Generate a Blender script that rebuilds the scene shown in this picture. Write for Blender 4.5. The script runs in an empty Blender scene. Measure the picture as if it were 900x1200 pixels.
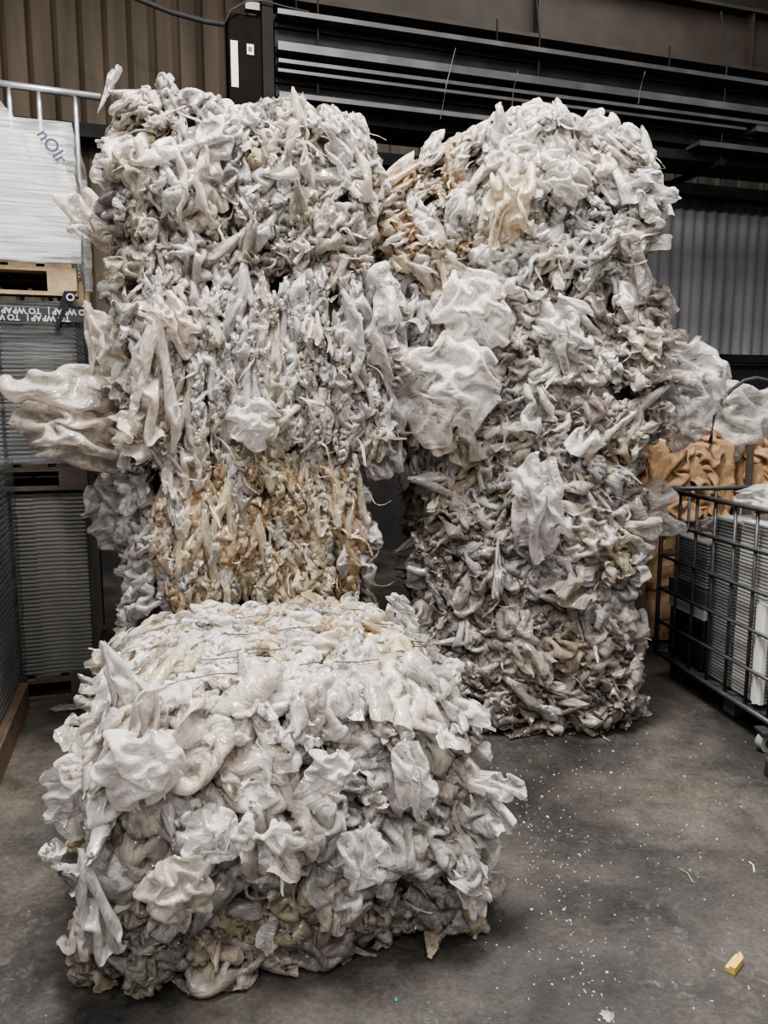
import bpy, math
import numpy as np
from mathutils import Vector, Matrix

RNG = np.random.default_rng(11)
C = bpy.context.scene.collection
PI = math.pi
TH = math.radians(17.0)                      # the building and the stacks stand at 17 degrees to the lens
E1 = np.array([math.cos(TH), math.sin(TH), 0.0]); E2 = np.array([-math.sin(TH), math.cos(TH), 0.0])
PITCH = math.radians(8.0); CAMZ = 1.6; FOC = 900.0

def W(a, b, z=0.0):                          # building coordinates (along the wall, away from it, up) to world
    return Vector((a*E1[0]+b*E2[0], a*E1[1]+b*E2[1], z))

def ray(px, py):
    x = (px-450)/FOC; u = (600-py)/FOC; c, s = math.cos(PITCH), math.sin(PITCH)
    return Vector((x, c+s*u, c*u-s))
def at_b(px, py, b):                         # the point of the plane b = const seen at a pixel of the photograph
    d = ray(px, py); t = b/(d.x*E2[0]+d.y*E2[1]); p = d*t; p.z += CAMZ; return p
def at_floor(px, py, z=0.0):
    d = ray(px, py); t = (z-CAMZ)/d.z; p = d*t; p.z += CAMZ; return p

# ------------------------------------------------------------------ materials
def new_mat(name):
    m = bpy.data.materials.new(name); m.use_nodes = True
    nt = m.node_tree; return m, nt, nt.nodes['Principled BSDF'], nt.nodes['Material Output']

def simple(name, col, rough=.6, metal=0., noise=.25, nscale=8., bump=.0, bscale=60., spec=.5, trans=0.):
    m, nt, b, out = new_mat(name)
    tc = nt.nodes.new('ShaderNodeTexCoord')
    n = nt.nodes.new('ShaderNodeTexNoise'); n.inputs['Scale'].default_value = nscale; n.inputs['Detail'].default_value = 6
    nt.links.new(tc.outputs['Object'], n.inputs['Vector'])
    r = nt.nodes.new('ShaderNodeValToRGB')
    r.color_ramp.elements[0].position = .3; r.color_ramp.elements[1].position = .7
    r.color_ramp.elements[0].color = tuple(c*(1-noise) for c in col)+(1,)
    r.color_ramp.elements[1].color = tuple(min(1, c*(1+noise*.6)) for c in col)+(1,)
    nt.links.new(n.outputs['Fac'], r.inputs['Fac']); nt.links.new(r.outputs['Color'], b.inputs['Base Color'])
    b.inputs['Roughness'].default_value = rough; b.inputs['Metallic'].default_value = metal
    b.inputs['Specular IOR Level'].default_value = spec
    if bump:
        n2 = nt.nodes.new('ShaderNodeTexNoise'); n2.inputs['Scale'].default_value = bscale; n2.inputs['Detail'].default_value = 4
        nt.links.new(tc.outputs['Object'], n2.inputs['Vector'])
        bp = nt.nodes.new('ShaderNodeBump'); bp.inputs['Strength'].default_value = bump; bp.inputs['Distance'].default_value = .01
        nt.links.new(n2.outputs['Fac'], bp.inputs['Height']); nt.links.new(bp.outputs['Normal'], b.inputs['Normal'])
    return m

def film_mat(name, clear=.12, transl=.3, rough=.28, gain=1.0, bump=.6, thin=.08):
    """thin polythene: tinted from the mesh's own tint attribute, finely wrinkled, a little see-through"""
    m, nt, b, out = new_mat(name); L = nt.links
    at = nt.nodes.new('ShaderNodeAttribute'); at.attribute_name = 'tint'
    cr = nt.nodes.new('ShaderNodeAttribute'); cr.attribute_name = 'crink'
    tc = nt.nodes.new('ShaderNodeTexCoord')
    # creases: warped cells at two scales plus long pleats
    wn = nt.nodes.new('ShaderNodeTexNoise'); wn.inputs['Scale'].default_value = 3.; wn.inputs['Detail'].default_value = 3
    L.new(cr.outputs['Vector'], wn.inputs['Vector'])
    wv = nt.nodes.new('ShaderNodeVectorMath'); wv.operation = 'MULTIPLY_ADD'; wv.inputs[1].default_value = (.35, .35, .35)
    L.new(wn.outputs['Color'], wv.inputs[0]); L.new(cr.outputs['Vector'], wv.inputs[2])
    hs = []
    for sc_, wt in (((11, 4, 5), .8), ((30, 8, 5), .32), ((90, 9, 5), .10)):
        mp = nt.nodes.new('ShaderNodeMapping'); mp.inputs['Scale'].default_value = sc_; L.new(wv.outputs['Vector'], mp.inputs['Vector'])
        vo = nt.nodes.new('ShaderNodeTexVoronoi'); vo.voronoi_dimensions = '2D'; vo.inputs['Scale'].default_value = 1; L.new(mp.outputs['Vector'], vo.inputs['Vector'])
        mu = nt.nodes.new('ShaderNodeMath'); mu.operation = 'MULTIPLY'; mu.inputs[1].default_value = wt; L.new(vo.outputs['Distance'], mu.inputs[0]); hs.append(mu)
    ad = hs[0]
    for h in hs[1:]:
        x = nt.nodes.new('ShaderNodeMath'); x.operation = 'ADD'; L.new(ad.outputs[0], x.inputs[0]); L.new(h.outputs[0], x.inputs[1]); ad = x
    bp = nt.nodes.new('ShaderNodeBump'); bp.inputs['Strength'].default_value = bump; bp.inputs['Distance'].default_value = .016
    L.new(ad.outputs['Value'], bp.inputs['Height'])
    # dust and staining of the film
    nd = nt.nodes.new('ShaderNodeTexNoise'); nd.inputs['Scale'].default_value = 9.; nd.inputs['Detail'].default_value = 7; nd.inputs['Roughness'].default_value = .65
    L.new(tc.outputs['Object'], nd.inputs['Vector'])
    rr = nt.nodes.new('ShaderNodeMapRange'); rr.inputs['From Min'].default_value = .32; rr.inputs['From Max'].default_value = .62
    rr.inputs['To Min'].default_value = .80; rr.inputs['To Max'].default_value = 1.06
    L.new(nd.outputs['Fac'], rr.inputs['Value'])
    sc = nt.nodes.new('ShaderNodeVectorMath'); sc.operation = 'SCALE'
    L.new(at.outputs['Color'], sc.inputs[0]); L.new(rr.outputs['Result'], sc.inputs['Scale'])
    sg = nt.nodes.new('ShaderNodeVectorMath'); sg.operation = 'SCALE'; sg.inputs['Scale'].default_value = gain
    L.new(sc.outputs['Vector'], sg.inputs[0])
    L.new(sg.outputs['Vector'], b.inputs['Base Color'])
    b.inputs['Roughness'].default_value = rough; b.inputs['IOR'].default_value = 1.5; b.inputs['Specular IOR Level'].default_value = 1.0
    L.new(bp.outputs['Normal'], b.inputs['Normal'])
    tr = nt.nodes.new('ShaderNodeBsdfTranslucent'); L.new(sg.outputs['Vector'], tr.inputs['Color']); L.new(bp.outputs['Normal'], tr.inputs['Normal'])
    m1 = nt.nodes.new('ShaderNodeMixShader'); m1.inputs[0].default_value = transl
    L.new(b.outputs[0], m1.inputs[1]); L.new(tr.outputs[0], m1.inputs[2])
    if clear > 0:
        tp = nt.nodes.new('ShaderNodeBsdfTransparent'); tp.inputs[0].default_value = (.96, .96, .96, 1)
        lw = nt.nodes.new('ShaderNodeLayerWeight'); lw.inputs['Blend'].default_value = .35; L.new(bp.outputs['Normal'], lw.inputs['Normal'])
        r3 = nt.nodes.new('ShaderNodeMapRange'); r3.inputs['To Min'].default_value = clear; r3.inputs['To Max'].default_value = 0
        # bunched layers: long fine streaks and clouds where the film is doubled and more opaque
        m5 = nt.nodes.new('ShaderNodeMapping'); m5.inputs['Scale'].default_value = (46, 4, 5); L.new(wv.outputs['Vector'], m5.inputs['Vector'])
        n5 = nt.nodes.new('ShaderNodeTexNoise'); n5.inputs['Scale'].default_value = 1; n5.inputs['Detail'].default_value = 5; n5.inputs['Roughness'].default_value = .6; L.new(m5.outputs['Vector'], n5.inputs['Vector'])
        n6 = nt.nodes.new('ShaderNodeTexNoise'); n6.inputs['Scale'].default_value = 5; n6.inputs['Detail'].default_value = 4; L.new(wv.outputs['Vector'], n6.inputs['Vector'])
        a5 = nt.nodes.new('ShaderNodeMath'); a5.operation = 'ADD'; L.new(n5.outputs['Fac'], a5.inputs[0]); L.new(n6.outputs['Fac'], a5.inputs[1])
        r5 = nt.nodes.new('ShaderNodeMapRange'); r5.inputs['From Min'].default_value = .82; r5.inputs['From Max'].default_value = 1.16; r5.inputs['To Min'].default_value = 1.; r5.inputs['To Max'].default_value = thin
        L.new(a5.outputs[0], r5.inputs['Value'])
        r3.inputs['From Max'].default_value = .7
        L.new(lw.outputs['Facing'], r3.inputs['Value'])
        m2 = nt.nodes.new('ShaderNodeMixShader'); x5 = nt.nodes.new('ShaderNodeMath'); x5.operation = 'MULTIPLY'; L.new(r3.outputs['Result'], x5.inputs[0]); L.new(r5.outputs['Result'], x5.inputs[1]); L.new(x5.outputs[0], m2.inputs[0])
        L.new(m1.outputs[0], m2.inputs[1]); L.new(tp.outputs[0], m2.inputs[2]); L.new(m2.outputs[0], out.inputs['Surface'])
    else:
        L.new(m1.outputs[0], out.inputs['Surface'])
    return m

FILM = film_mat('compressed film', clear=.72, transl=.35, rough=.10, bump=.45, gain=.92)
CLEAR = film_mat('loose clear film', clear=.95, transl=.3, rough=.07, bump=.5, gain=1., thin=.3)
CORE = simple('packed film inside the bale', (.26, .215, .175), .6, noise=.5, nscale=14, bump=.8, bscale=30)
GALV = simple('galvanised steel', (.42, .43, .44), .4, .8, .2, 20)
DARKSTEEL = simple('dark cage steel', (.055, .055, .058), .45, .3, .3, 30)
WIRE = simple('baling wire steel', (.12, .11, .10), .45, .8, .3, 30)
WOOD = simple('raw pallet wood', (.27, .20, .125), .75, 0, .35, 12, .3, 90)
DARKWOOD = simple('grey old pallet wood', (.06, .05, .04), .8, 0, .35, 12, .3, 90)
TRAY = simple('white tray plastic', (.36, .36, .355), .5, 0, .10, 6)
TRAYD = simple('grey tray plastic', (.13, .128, .125), .5, 0, .1, 6)
BLACKPL = simple('black plastic', (.012, .013, .022), .45, 0, .2, 10)
PAPER = simple('white label', (.6, .6, .58), .6, 0, .05, 10)
CARD = simple('brown cardboard', (.31, .20, .11), .75, 0, .22, 7, .35, 40)
YELLOW = simple('yellow wood', (.62, .42, .12), .6, 0, .15, 20)
REDP = simple('red plastic scrap', (.5, .16, .11), .5)
TEAL = simple('teal plastic scrap', (.05, .3, .32), .5)
CHIP = simple('white chips', (.66, .64, .60), .7, 0, .2, 3)
INK = simple('dark blue print', (.02, .022, .07), .5)
TAPEM = simple('black printed tape', (.014, .015, .022), .3)
TAPETXT = simple('grey tape lettering', (.36, .37, .38), .5)
RUBBER = simple('dark rubber', (.03, .03, .032), .7)
BEAMP = simple('dirty brown painted steel', (.036, .028, .022), .7, 0, .35, 3, .2, 30)
RACKM = simple('dark rolled steel', (.017, .017, .018), .6, 0, .5, 4, spec=.15)
RACKL = simple('bare grey sheet steel', (.075, .075, .078), .4, .2, .5, 3)

# ------------------------------------------------------------------ mesh helpers
class MB:
    def __init__(s): s.v = []; s.f = []
    def add(s, vs, fs):
        n = len(s.v); s.v += [tuple(v) for v in vs]; s.f += [tuple(i+n for i in f) for f in fs]
    def box(s, c, size, ax=None, taper=1.):
        c = np.array(c, float); h = np.array(size, float)/2
        A = np.eye(3) if ax is None else np.array(ax, float)
        vs = []
        for z in (-1, 1):
            k = taper if z > 0 else 1.
            for x, y in ((-1, -1), (1, -1), (1, 1), (-1, 1)):
                vs.append(c + A[0]*h[0]*x*k + A[1]*h[1]*y*k + A[2]*h[2]*z)
        s.add(vs, [(0, 3, 2, 1), (4, 5, 6, 7), (0, 1, 5, 4), (1, 2, 6, 5), (2, 3, 7, 6), (3, 0, 4, 7)])
    def wbox(s, a0, a1, b0, b1, z0, z1):    # a box along the building axes
        c = W((a0+a1)/2, (b0+b1)/2, (z0+z1)/2); s.box(c, (a1-a0, b1-b0, z1-z0), (E1, E2, (0, 0, 1)))
    def tube(s, pts, r, n=8):
        pts = [np.array(p, float) for p in pts]; rings = []
        up = np.array([0, 0, 1.])
        for i, p in enumerate(pts):
            d = pts[min(i+1, len(pts)-1)]-pts[max(i-1, 0)]; d /= np.linalg.norm(d)+1e-9
            u = np.cross(d, up)
            if np.linalg.norm(u) < .2: u = np.cross(d, [1., 0, 0])
            u /= np.linalg.norm(u); v = np.cross(d, u)
            rr = r[i] if hasattr(r, '__len__') else r
            rings.append([p+rr*(math.cos(2*PI*k/n)*u+math.sin(2*PI*k/n)*v) for k in range(n)])
        vs = [q for ring in rings for q in ring]; fs = []
        for i in range(len(pts)-1):
            for k in range(n): fs.append((i*n+k, i*n+(k+1) % n, (i+1)*n+(k+1) % n, (i+1)*n+k))
        fs.append(tuple(range(n))[::-1]); fs.append(tuple((len(pts)-1)*n+k for k in range(n)))
        s.add(vs, fs)
    def build(s, name, mat, parent=None, smooth=False, bevel=0):
        me = bpy.data.meshes.new(name); me.from_pydata(s.v, [], s.f); me.update()
        if smooth: me.shade_smooth()
        me.materials.append(mat)
        o = bpy.data.objects.new(name, me); C.objects.link(o)
        # origin at the object's own centre line, at its foot
        if s.v:
            A = np.array(s.v); off = Vector(((A[:, 0].min()+A[:, 0].max())/2, (A[:, 1].min()+A[:, 1].max())/2, A[:, 2].min()))
            me.transform(Matrix.Translation(-off)); o.location = off
        if parent is not None:
            o.parent = parent; o.location = Vector(o.location)-wloc(parent)
        if bevel:
            bv = o.modifiers.new('bevel', 'BEVEL'); bv.width = bevel; bv.segments = 2
        return o
def wloc(o):
    p = Vector((0, 0, 0))
    while o is not None: p += Vector(o.location); o = o.parent
    return p
def empty(name, loc, label, cat, group=None):
    o = bpy.data.objects.new(name, None); C.objects.link(o); o.location = loc; o.empty_display_size = .1
    o['label'] = label; o['category'] = cat
    if group: o['group'] = group
    return o
def tag(o, label, cat, group=None):
    o['label'] = label; o['category'] = cat
    if group: o['group'] = group
    return o

def big_mesh(name, V, F, mat, tint=None, crink=None, parent=None, matidx=None, mats=None):
    me = bpy.data.meshes.new(name)
    me.vertices.add(len(V)); me.vertices.foreach_set('co', np.ascontiguousarray(V, np.float32).ravel())
    me.loops.add(F.size); me.loops.foreach_set('vertex_index', np.ascontiguousarray(F, np.int32).ravel())
    me.polygons.add(len(F)); me.polygons.foreach_set('loop_start', np.arange(0, F.size, 4, dtype=np.int32))
    me.update(calc_edges=True)
    if tint is not None:
        a = me.attributes.new('tint', 'FLOAT_COLOR', 'POINT')
        col = np.ones((len(V), 4), np.float32); col[:, :3] = tint; a.data.foreach_set('color', col.ravel())
    if crink is not None:
        a = me.attributes.new('crink', 'FLOAT_VECTOR', 'POINT'); a.data.foreach_set('vector', np.ascontiguousarray(crink, np.float32).ravel())
    for m in (mats or [mat]): me.materials.append(m)
    if matidx is not None: me.polygons.foreach_set('material_index', matidx.astype(np.int32))
    me.shade_smooth(); me.validate()
    o = bpy.data.objects.new(name, me); C.objects.link(o)
    if parent is not None: o.parent = parent
    return o

def grid_faces(n, m):
    idx = np.arange(n*m).reshape(n, m)
    return np.stack([idx[:-1, :-1], idx[1:, :-1], idx[1:, 1:], idx[:-1, 1:]], -1).reshape(-1, 4)

# ------------------------------------------------------------------ crumpled film: square sheets squeezed into shrinking ellipsoids
def crumple_library(specs, n=34, seed=3, steps=140, iters=7, bend=.09, rough=.22):
    rng = np.random.default_rng(seed); P = len(specs)
    g = np.linspace(-.5, .5, n); X, Y = np.meshgrid(g, g, indexing='ij')
    p = np.zeros((P, n, n, 3), np.float32); p[..., 0] = X; p[..., 1] = Y
    for k in range(P):
        z = np.zeros((n, n))
        for m in range(20):
            f = rng.uniform(1, 13); a = rng.uniform(0, PI); ph = rng.uniform(0, 6.3)
            z += np.sin(2*PI*f*(X*np.cos(a)+Y*np.sin(a))+ph)/f**1.25*.06
        if specs[k][2]: z += -.55*(X*X+Y*Y)
        if specs[k][0] != 'bag':                 # turn the sheet in its own plane so corners poke out anywhere
            an = rng.uniform(0, PI/2); p[k, ..., 0] = X*np.cos(an)-Y*np.sin(an); p[k, ..., 1] = X*np.sin(an)+Y*np.cos(an)
        p[k, ..., 2] = z
    h = 1/(n-1)
    r1 = np.array([s[1] for s in specs], np.float32)[:, None, None, :]
    r0 = np.array([.62, .62, .35], np.float32)
    pin = np.array([s[0] == 'bag' for s in specs]); tie = np.array([s[0] == 'tie' for s in specs])
    pw = np.array([{'puff': 2.4, 'pillow': 2.6, 'rope': 2.2, 'tube': 2.4, 'tie': 3., 'bag': 2., 'flap': 5., 'sheet': 6.}[s[0]] for s in specs])[:, None, None, None]
    lob = [(k, rng.uniform(.3, 1, P)*rough/(.5+.45*k), rng.uniform(0, 6.3, P)) for k in (1, 2, 3, 4, 5, 7)]
    def con(a, b, rest, k, only=0):
        d = b-a; l = np.sqrt((d*d).sum(-1, keepdims=True))+1e-9
        c = (l-rest)/l
        if only < 0: c = np.minimum(c, 0)
        c = d*(c*k*.5); a += c; b -= c
    for s in range(steps):
        t = min(1, s/(steps*.85)); t = t**.8
        r = r0*(1-t)+r1*t
        if s: sh = r/rp; sh[..., 2] = 1; p *= sh     # the whole sheet is drawn in, so it buckles everywhere
        rp = r.copy()
        p += rng.normal(0, .0018, p.shape).astype(np.float32)
        p -= p.mean((1, 2), keepdims=True)
        th = np.arctan2(p[..., 1]/r[..., 1], p[..., 0]/r[..., 0]); lb_ = 1.+sum(am[:, None, None]*np.cos(k*th+ph[:, None, None]) for k, am, ph in lob)*t
        e = np.abs(p/r)
        if pin.any():                            # a gathered bag opens into a ragged skirt
            yy = np.clip((p[..., 1]+.5), 0, 1.2); wx = 1/(.30+1.0*yy); e[pin, ..., 0] *= wx[pin]; e[pin, ..., 2] *= wx[pin]; e[pin, ..., 1] *= .6
        q = (e**pw).sum(-1, keepdims=True)**(1/pw)/lb_[..., None]; f = np.where(q > 1, 1/q, 1)
        p *= (1-.6*(1-f))
        if pin.any():
            w = np.clip(1-np.arange(n)/(n*.18), 0, 1)[None, None, :, None]*t*.5
            tgt = np.zeros(3, np.float32); tgt[1] = -.46
            sub = p[pin]; sub += (tgt-sub)*w*np.array([1, .3, 1]); p[pin] = sub
        if tie.any():
            w = np.exp(-((np.arange(n)-n*.5)/(n*.09))**2)[None, None, :, None]*t*.5
            sub = p[tie]; sub += (0-sub)*w*np.array([1, .0, 1]); p[tie] = sub
        for it in range(iters):
            con(p[:, 0:-1:2], p[:, 1::2], h, .95); con(p[:, 1:-1:2], p[:, 2::2], h, .95)
            con(p[:, :, 0:-1:2], p[:, :, 1::2], h, .95); con(p[:, :, 1:-1:2], p[:, :, 2::2], h, .95)
            con(p[:, :-1, :-1], p[:, 1:, 1:], h*1.414, .3); con(p[:, 1:, :-1], p[:, :-1, 1:], h*1.414, .3)
            if it % 2 == 0:
                con(p[:, :-2], p[:, 2:], h*2, bend, -1); con(p[:, :, :-2], p[:, :, 2:], h*2, bend, -1)
                con(p[:, :-4], p[:, 4:], h*4, bend*.4, -1); con(p[:, :, :-4], p[:, :, 4:], h*4, bend*.4, -1)
    q = p.reshape(P, -1, 3); p -= ((q.max(1)+q.min(1))/2)[:, None, None, :]
    return p
SPECS = [('puff', (.24, .25, .15), 1)]*4+[('puff', (.29, .21, .13), 1)]*4+[('flap', (.29, .38, .09), 0)]*4+[('flap', (.22, .40, .11), 1)]*4+[('rope', (.08, .45, .07), 0)]*4+[('rope', (.12, .44, .10), 1)]*4+[('bag', (.20, .42, .15), 0)]*3+[('bag', (.14, .46, .13), 0)]*3+[('tie', (.20, .40, .15), 0)]*2+[('sheet', (.34, .42, .10), 0)]*3+[('pillow', (.40, .38, .20), 1)]*3+[('pillow', (.27, .42, .16), 1)]*3
NL = 38
LIB = crumple_library(SPECS, NL, seed=5)
KIND = {}
for i, s in enumerate(SPECS): KIND.setdefault(s[0], []).append(i)
# bags hang from their gathered end: gathered end up
for i in KIND['bag']: LIB[i][..., 1] *= -1; LIB[i][..., 0] *= -1
def refine(A):
    """the same sheet with twice the vertices, smoothed"""
    n = len(A); B = np.zeros((2*n-1, 2*n-1, 3)); B[::2, ::2] = A; B[1::2, ::2] = (A[1:]+A[:-1])/2; B[:, 1::2] = (B[:, 2::2]+B[:, :-2:2])/2
    for _ in range(2):
        D = B.copy(); D[1:-1, 1:-1] = (B[1:-1, 1:-1]*2+B[2:, 1:-1]+B[:-2, 1:-1]+B[1:-1, 2:]+B[1:-1, :-2])/6; B = D
    return B
GU, GV = np.meshgrid(np.linspace(0, 1, NL), np.linspace(0, 1, NL), indexing='ij')

def fnoise(P, seed, f0=2., octv=4):
    """cheap smooth pseudo-noise from summed rotated sines"""
    r = np.random.default_rng(seed); out = np.zeros(len(P)); amp = 1.
    for o in range(octv):
        for k in range(3):
            d = r.normal(size=3); d /= np.linalg.norm(d)
            out += amp*np.sin((P@d)*f0*2*PI+r.uniform(0, 6.3)+1.3*np.sin((P@r.normal(size=3))*f0*2))
        f0 *= 1.9; amp *= .55
    return out/5.

class Film:
    """gathers crumpled sheets, ribbons and the packed core of one bale into one mesh"""
    def __init__(s): s.V = []; s.F = []; s.T = []; s.K = []; s.M = []; s.n = 0
    def put(s, P, F, tint, crink, mi):
        s.V.append(P); s.F.append(F+s.n); s.T.append(np.broadcast_to(tint, (len(P), 3)) if np.ndim(tint) == 1 else tint)
        s.K.append(crink); s.M.append(np.full(len(F), mi)); s.n += len(P)
    def sheet(s, kind, pos, axes, size, tint, lod=1, mi=0, squash=(1, 1, 1)):
        k = RNG.choice(KIND[kind]); A = LIB[k][::lod, ::lod]
        if RNG.random() < .5 : A = A*np.array([-1, 1, 1], np.float32)
        n, m = A.shape[:2]; P = A.reshape(-1, 3)*np.array(squash)*size
        P = P@np.array(axes)+np.array(pos)
        cr = np.stack([GU[::lod, ::lod].ravel()*size/.35, GV[::lod, ::lod].ravel()*size/.35, np.zeros(n*m)], 1)+RNG.uniform(0, 60, 3)
        s.put(P, grid_faces(n, m), np.array(tint), cr, mi)
    def ribbon(s, pos, d, length, width, tint, curl=1., n=12, mi=0):
        d = np.array(d, float); d /= np.linalg.norm(d); p = np.array(pos, float); side = np.cross(d, RNG.normal(size=3)); side /= np.linalg.norm(side)
        P = []; bend = RNG.normal(0, .25*curl, 3)
        for i in range(n):
            w = width*(.35+.65*math.sin(PI*(i+.7)/(n+.4)))*RNG.uniform(.8, 1.2)
            nn = np.cross(d, side)
            P += [p-side*w/2, p+nn*w*.22*RNG.uniform(-1, 1.5), p+side*w/2]
            p = p+d*length/n; d = d+bend*.5+RNG.normal(0, .10*curl, 3)+np.array([0, 0, -.05]); d /= np.linalg.norm(d)
            side = side-d*(side@d)+RNG.normal(0, .15, 3); side /= np.linalg.norm(side)
        cr = np.stack([np.repeat(np.arange(n), 3)*.1, np.tile(np.arange(3), n)*.15, np.zeros(3*n)], 1)+RNG.uniform(0, 60, 3)
        s.put(np.array(P), grid_faces(n, 3), np.array(tint), cr, mi)
    def build(s, name, parent, warp=None, zmin=None, mats=None):
        V = np.concatenate(s.V); F = np.concatenate(s.F)
        if warp: V = warp(V)
        if zmin is not None: V[:, 2] = np.where(V[:, 2] < zmin, zmin+RNG.random(len(V))*.012, V[:, 2])
        return big_mesh(name, V, F, None, np.concatenate(s.T), np.concatenate(s.K), parent, np.concatenate(s.M), mats)

def rot2(u, v, a): return u*math.cos(a)+v*math.sin(a), -u*math.sin(a)+v*math.cos(a)
def basis(u, v, nrm, roll=0., tilt=0.):
    u = np.array(u, float); v = np.array(v, float); nrm = np.array(nrm, float)
    u, v = rot2(u, v, roll)
    if tilt:
        t1, t2 = RNG.normal(0, tilt, 2)
        v2 = v*math.cos(t1)+nrm*math.sin(t1); n2 = nrm*math.cos(t1)-v*math.sin(t1); v, nrm = v2, n2
        u2 = u*math.cos(t2)+nrm*math.sin(t2); n2 = nrm*math.cos(t2)-u*math.sin(t2); u, nrm = u2, n2
    return np.array([u, v, nrm])

WHITE = np.array([.80, .772, .742]); WARM = np.array([.72, .65, .585]); CREAM = np.array([.76, .66, .51]); TAN = np.array([.60, .46, .31])
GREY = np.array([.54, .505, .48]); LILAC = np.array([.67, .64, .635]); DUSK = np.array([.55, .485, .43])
def pick(ws):
    cols, w = zip(*ws); w = np.array(w, float); c = cols[RNG.choice(len(cols), p=w/w.sum())]
    return np.clip(c*RNG.uniform(.74, 1.14)+RNG.normal(0, .004, 3), 0, .9)

def make_bale(label, loc, yaw, Wd, Dp, H, faces, tintf, seed, warpk=(.05, .04), zmin=None, shape=None):
    """one bale: Empty at its base; faces: dict face -> style"""
    global RNG
    RNG = np.random.default_rng(seed)
    root = empty('plastic_film_bale', loc, label, 'bale', 'bales of waste plastic film'); root.rotation_euler = (0, 0, yaw)
    f = Film(); hx, hy = Wd/2, Dp/2
    # packed core: a rounded box of folds
    nn = 44
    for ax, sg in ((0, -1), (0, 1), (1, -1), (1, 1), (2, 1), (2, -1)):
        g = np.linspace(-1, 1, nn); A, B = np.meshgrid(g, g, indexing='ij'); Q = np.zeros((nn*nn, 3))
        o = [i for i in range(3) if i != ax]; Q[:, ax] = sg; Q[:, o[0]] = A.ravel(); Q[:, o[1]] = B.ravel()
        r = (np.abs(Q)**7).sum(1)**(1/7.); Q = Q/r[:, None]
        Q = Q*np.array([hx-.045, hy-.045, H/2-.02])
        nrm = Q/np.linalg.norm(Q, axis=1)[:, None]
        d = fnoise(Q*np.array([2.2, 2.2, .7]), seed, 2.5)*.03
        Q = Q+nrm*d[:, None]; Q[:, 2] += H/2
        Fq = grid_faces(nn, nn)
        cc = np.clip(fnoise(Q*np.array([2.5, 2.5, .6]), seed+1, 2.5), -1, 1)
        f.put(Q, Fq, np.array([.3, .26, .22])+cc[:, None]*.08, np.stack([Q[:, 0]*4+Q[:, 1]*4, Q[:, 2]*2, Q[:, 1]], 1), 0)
    FR = {'front': ((0, -hy), (1, 0, 0), (0, -1, 0), Wd), 'back': ((0, hy), (-1, 0, 0), (0, 1, 0), Wd),
          'left': ((-hx, 0), (0, -1, 0), (-1, 0, 0), Dp), 'right': ((hx, 0), (0, 1, 0), (1, 0, 0), Dp)}
    for name, st in faces.items():
        if name in ('top', 'bottom'):
            u = np.array([1., 0, 0]); v = np.array([0, 1., 0]); nr = np.array([0, 0, 1.]); fw, fh = Wd, Dp; org = np.array([0, -hy, H])
            if name == 'bottom': nr = -nr; org[2] = 0
        else:
            c, u, nr, fw = FR[name]; u = np.array(u, float); nr = np.array(nr, float); v = np.array([0, 0, 1.]); fh = H
            org = np.array([c[0], c[1], 0.])
        for (kind, sx, sy, smin, smax, rollj, tilt, off0, off1, lod, sq) in STYLE[st]:
            nx = max(1, int(fw/sx)); ny = max(1, int(fh/sy))
            for i in range(nx):
                for j in range(ny):
                    jit = .6
                    uu = ((i+.5+RNG.uniform(-jit, jit))/nx-.5)*fw; vv = ((j+.5+RNG.uniform(-jit, jit))/ny)*fh
                    uu = max(-fw/2+.03, min(fw/2-.03, uu)); vv = max(.04, min(fh-.03, vv))
                    s = RNG.uniform(smin, smax)*1.15; k = kind if isinstance(kind, str) else kind[RNG.integers(len(kind))]
                    if k == 'bag' and name != 'top': vv = min(vv, fh-.14)
                    P = org+u*uu+v*vv+nr*RNG.uniform(off0, off1)
                    T = tintf(P, name)
                    roll = RNG.normal(0, rollj) if rollj < 2 else RNG.uniform(0, 2*PI)
                    f.sheet(k, P, basis(u, v, nr, roll, tilt), s, T, lod, 0, sq)
        # torn ribbons and corners that stick out
        if name not in ('bottom', 'top'):
            for i in range(int(120*fw*fh/.8)):
                uu = RNG.uniform(-.5, .5)*fw; vv = RNG.uniform(.02, 1)*fh
                P = org+u*uu+v*vv+nr*RNG.uniform(0, .06)
                d = nr*RNG.uniform(.1, .7)+u*RNG.normal(0, .7)+v*RNG.normal(-.5, .7)
                f.ribbon(P, d, RNG.uniform(.05, .18), RNG.uniform(.004, .022), tintf(P, name), 1.3)
    bx, tz = warpk
    def warp(V):
        V = V.copy()
        if shape is not None: V = shape(V)
        z = np.clip(V[:, 2]/H, -.1, 1.2); x = V[:, 0]/hx; y = V[:, 1]/hy
        k = 1+bx*(1-(2*z-1)**2)-bx*.4; V[:, 0] *= k; V[:, 1] *= 1+(k-1)*.6
        drop = tz*(np.clip(np.abs(x), 0, 1.2)**4+np.clip(np.abs(y), 0, 1.2)**4)*.7
        V[:, 2] -= drop*np.clip(z, 0, 1)
        lx = fnoise(np.stack([V[:, 0]*0, V[:, 1]*.6, V[:, 2]*1.0], 1), seed+3, 1.3, 2)*.035*np.abs(x)
        V[:, 0] += lx*np.sign(x)
        return V
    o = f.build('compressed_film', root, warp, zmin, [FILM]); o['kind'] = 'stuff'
    return root

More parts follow.
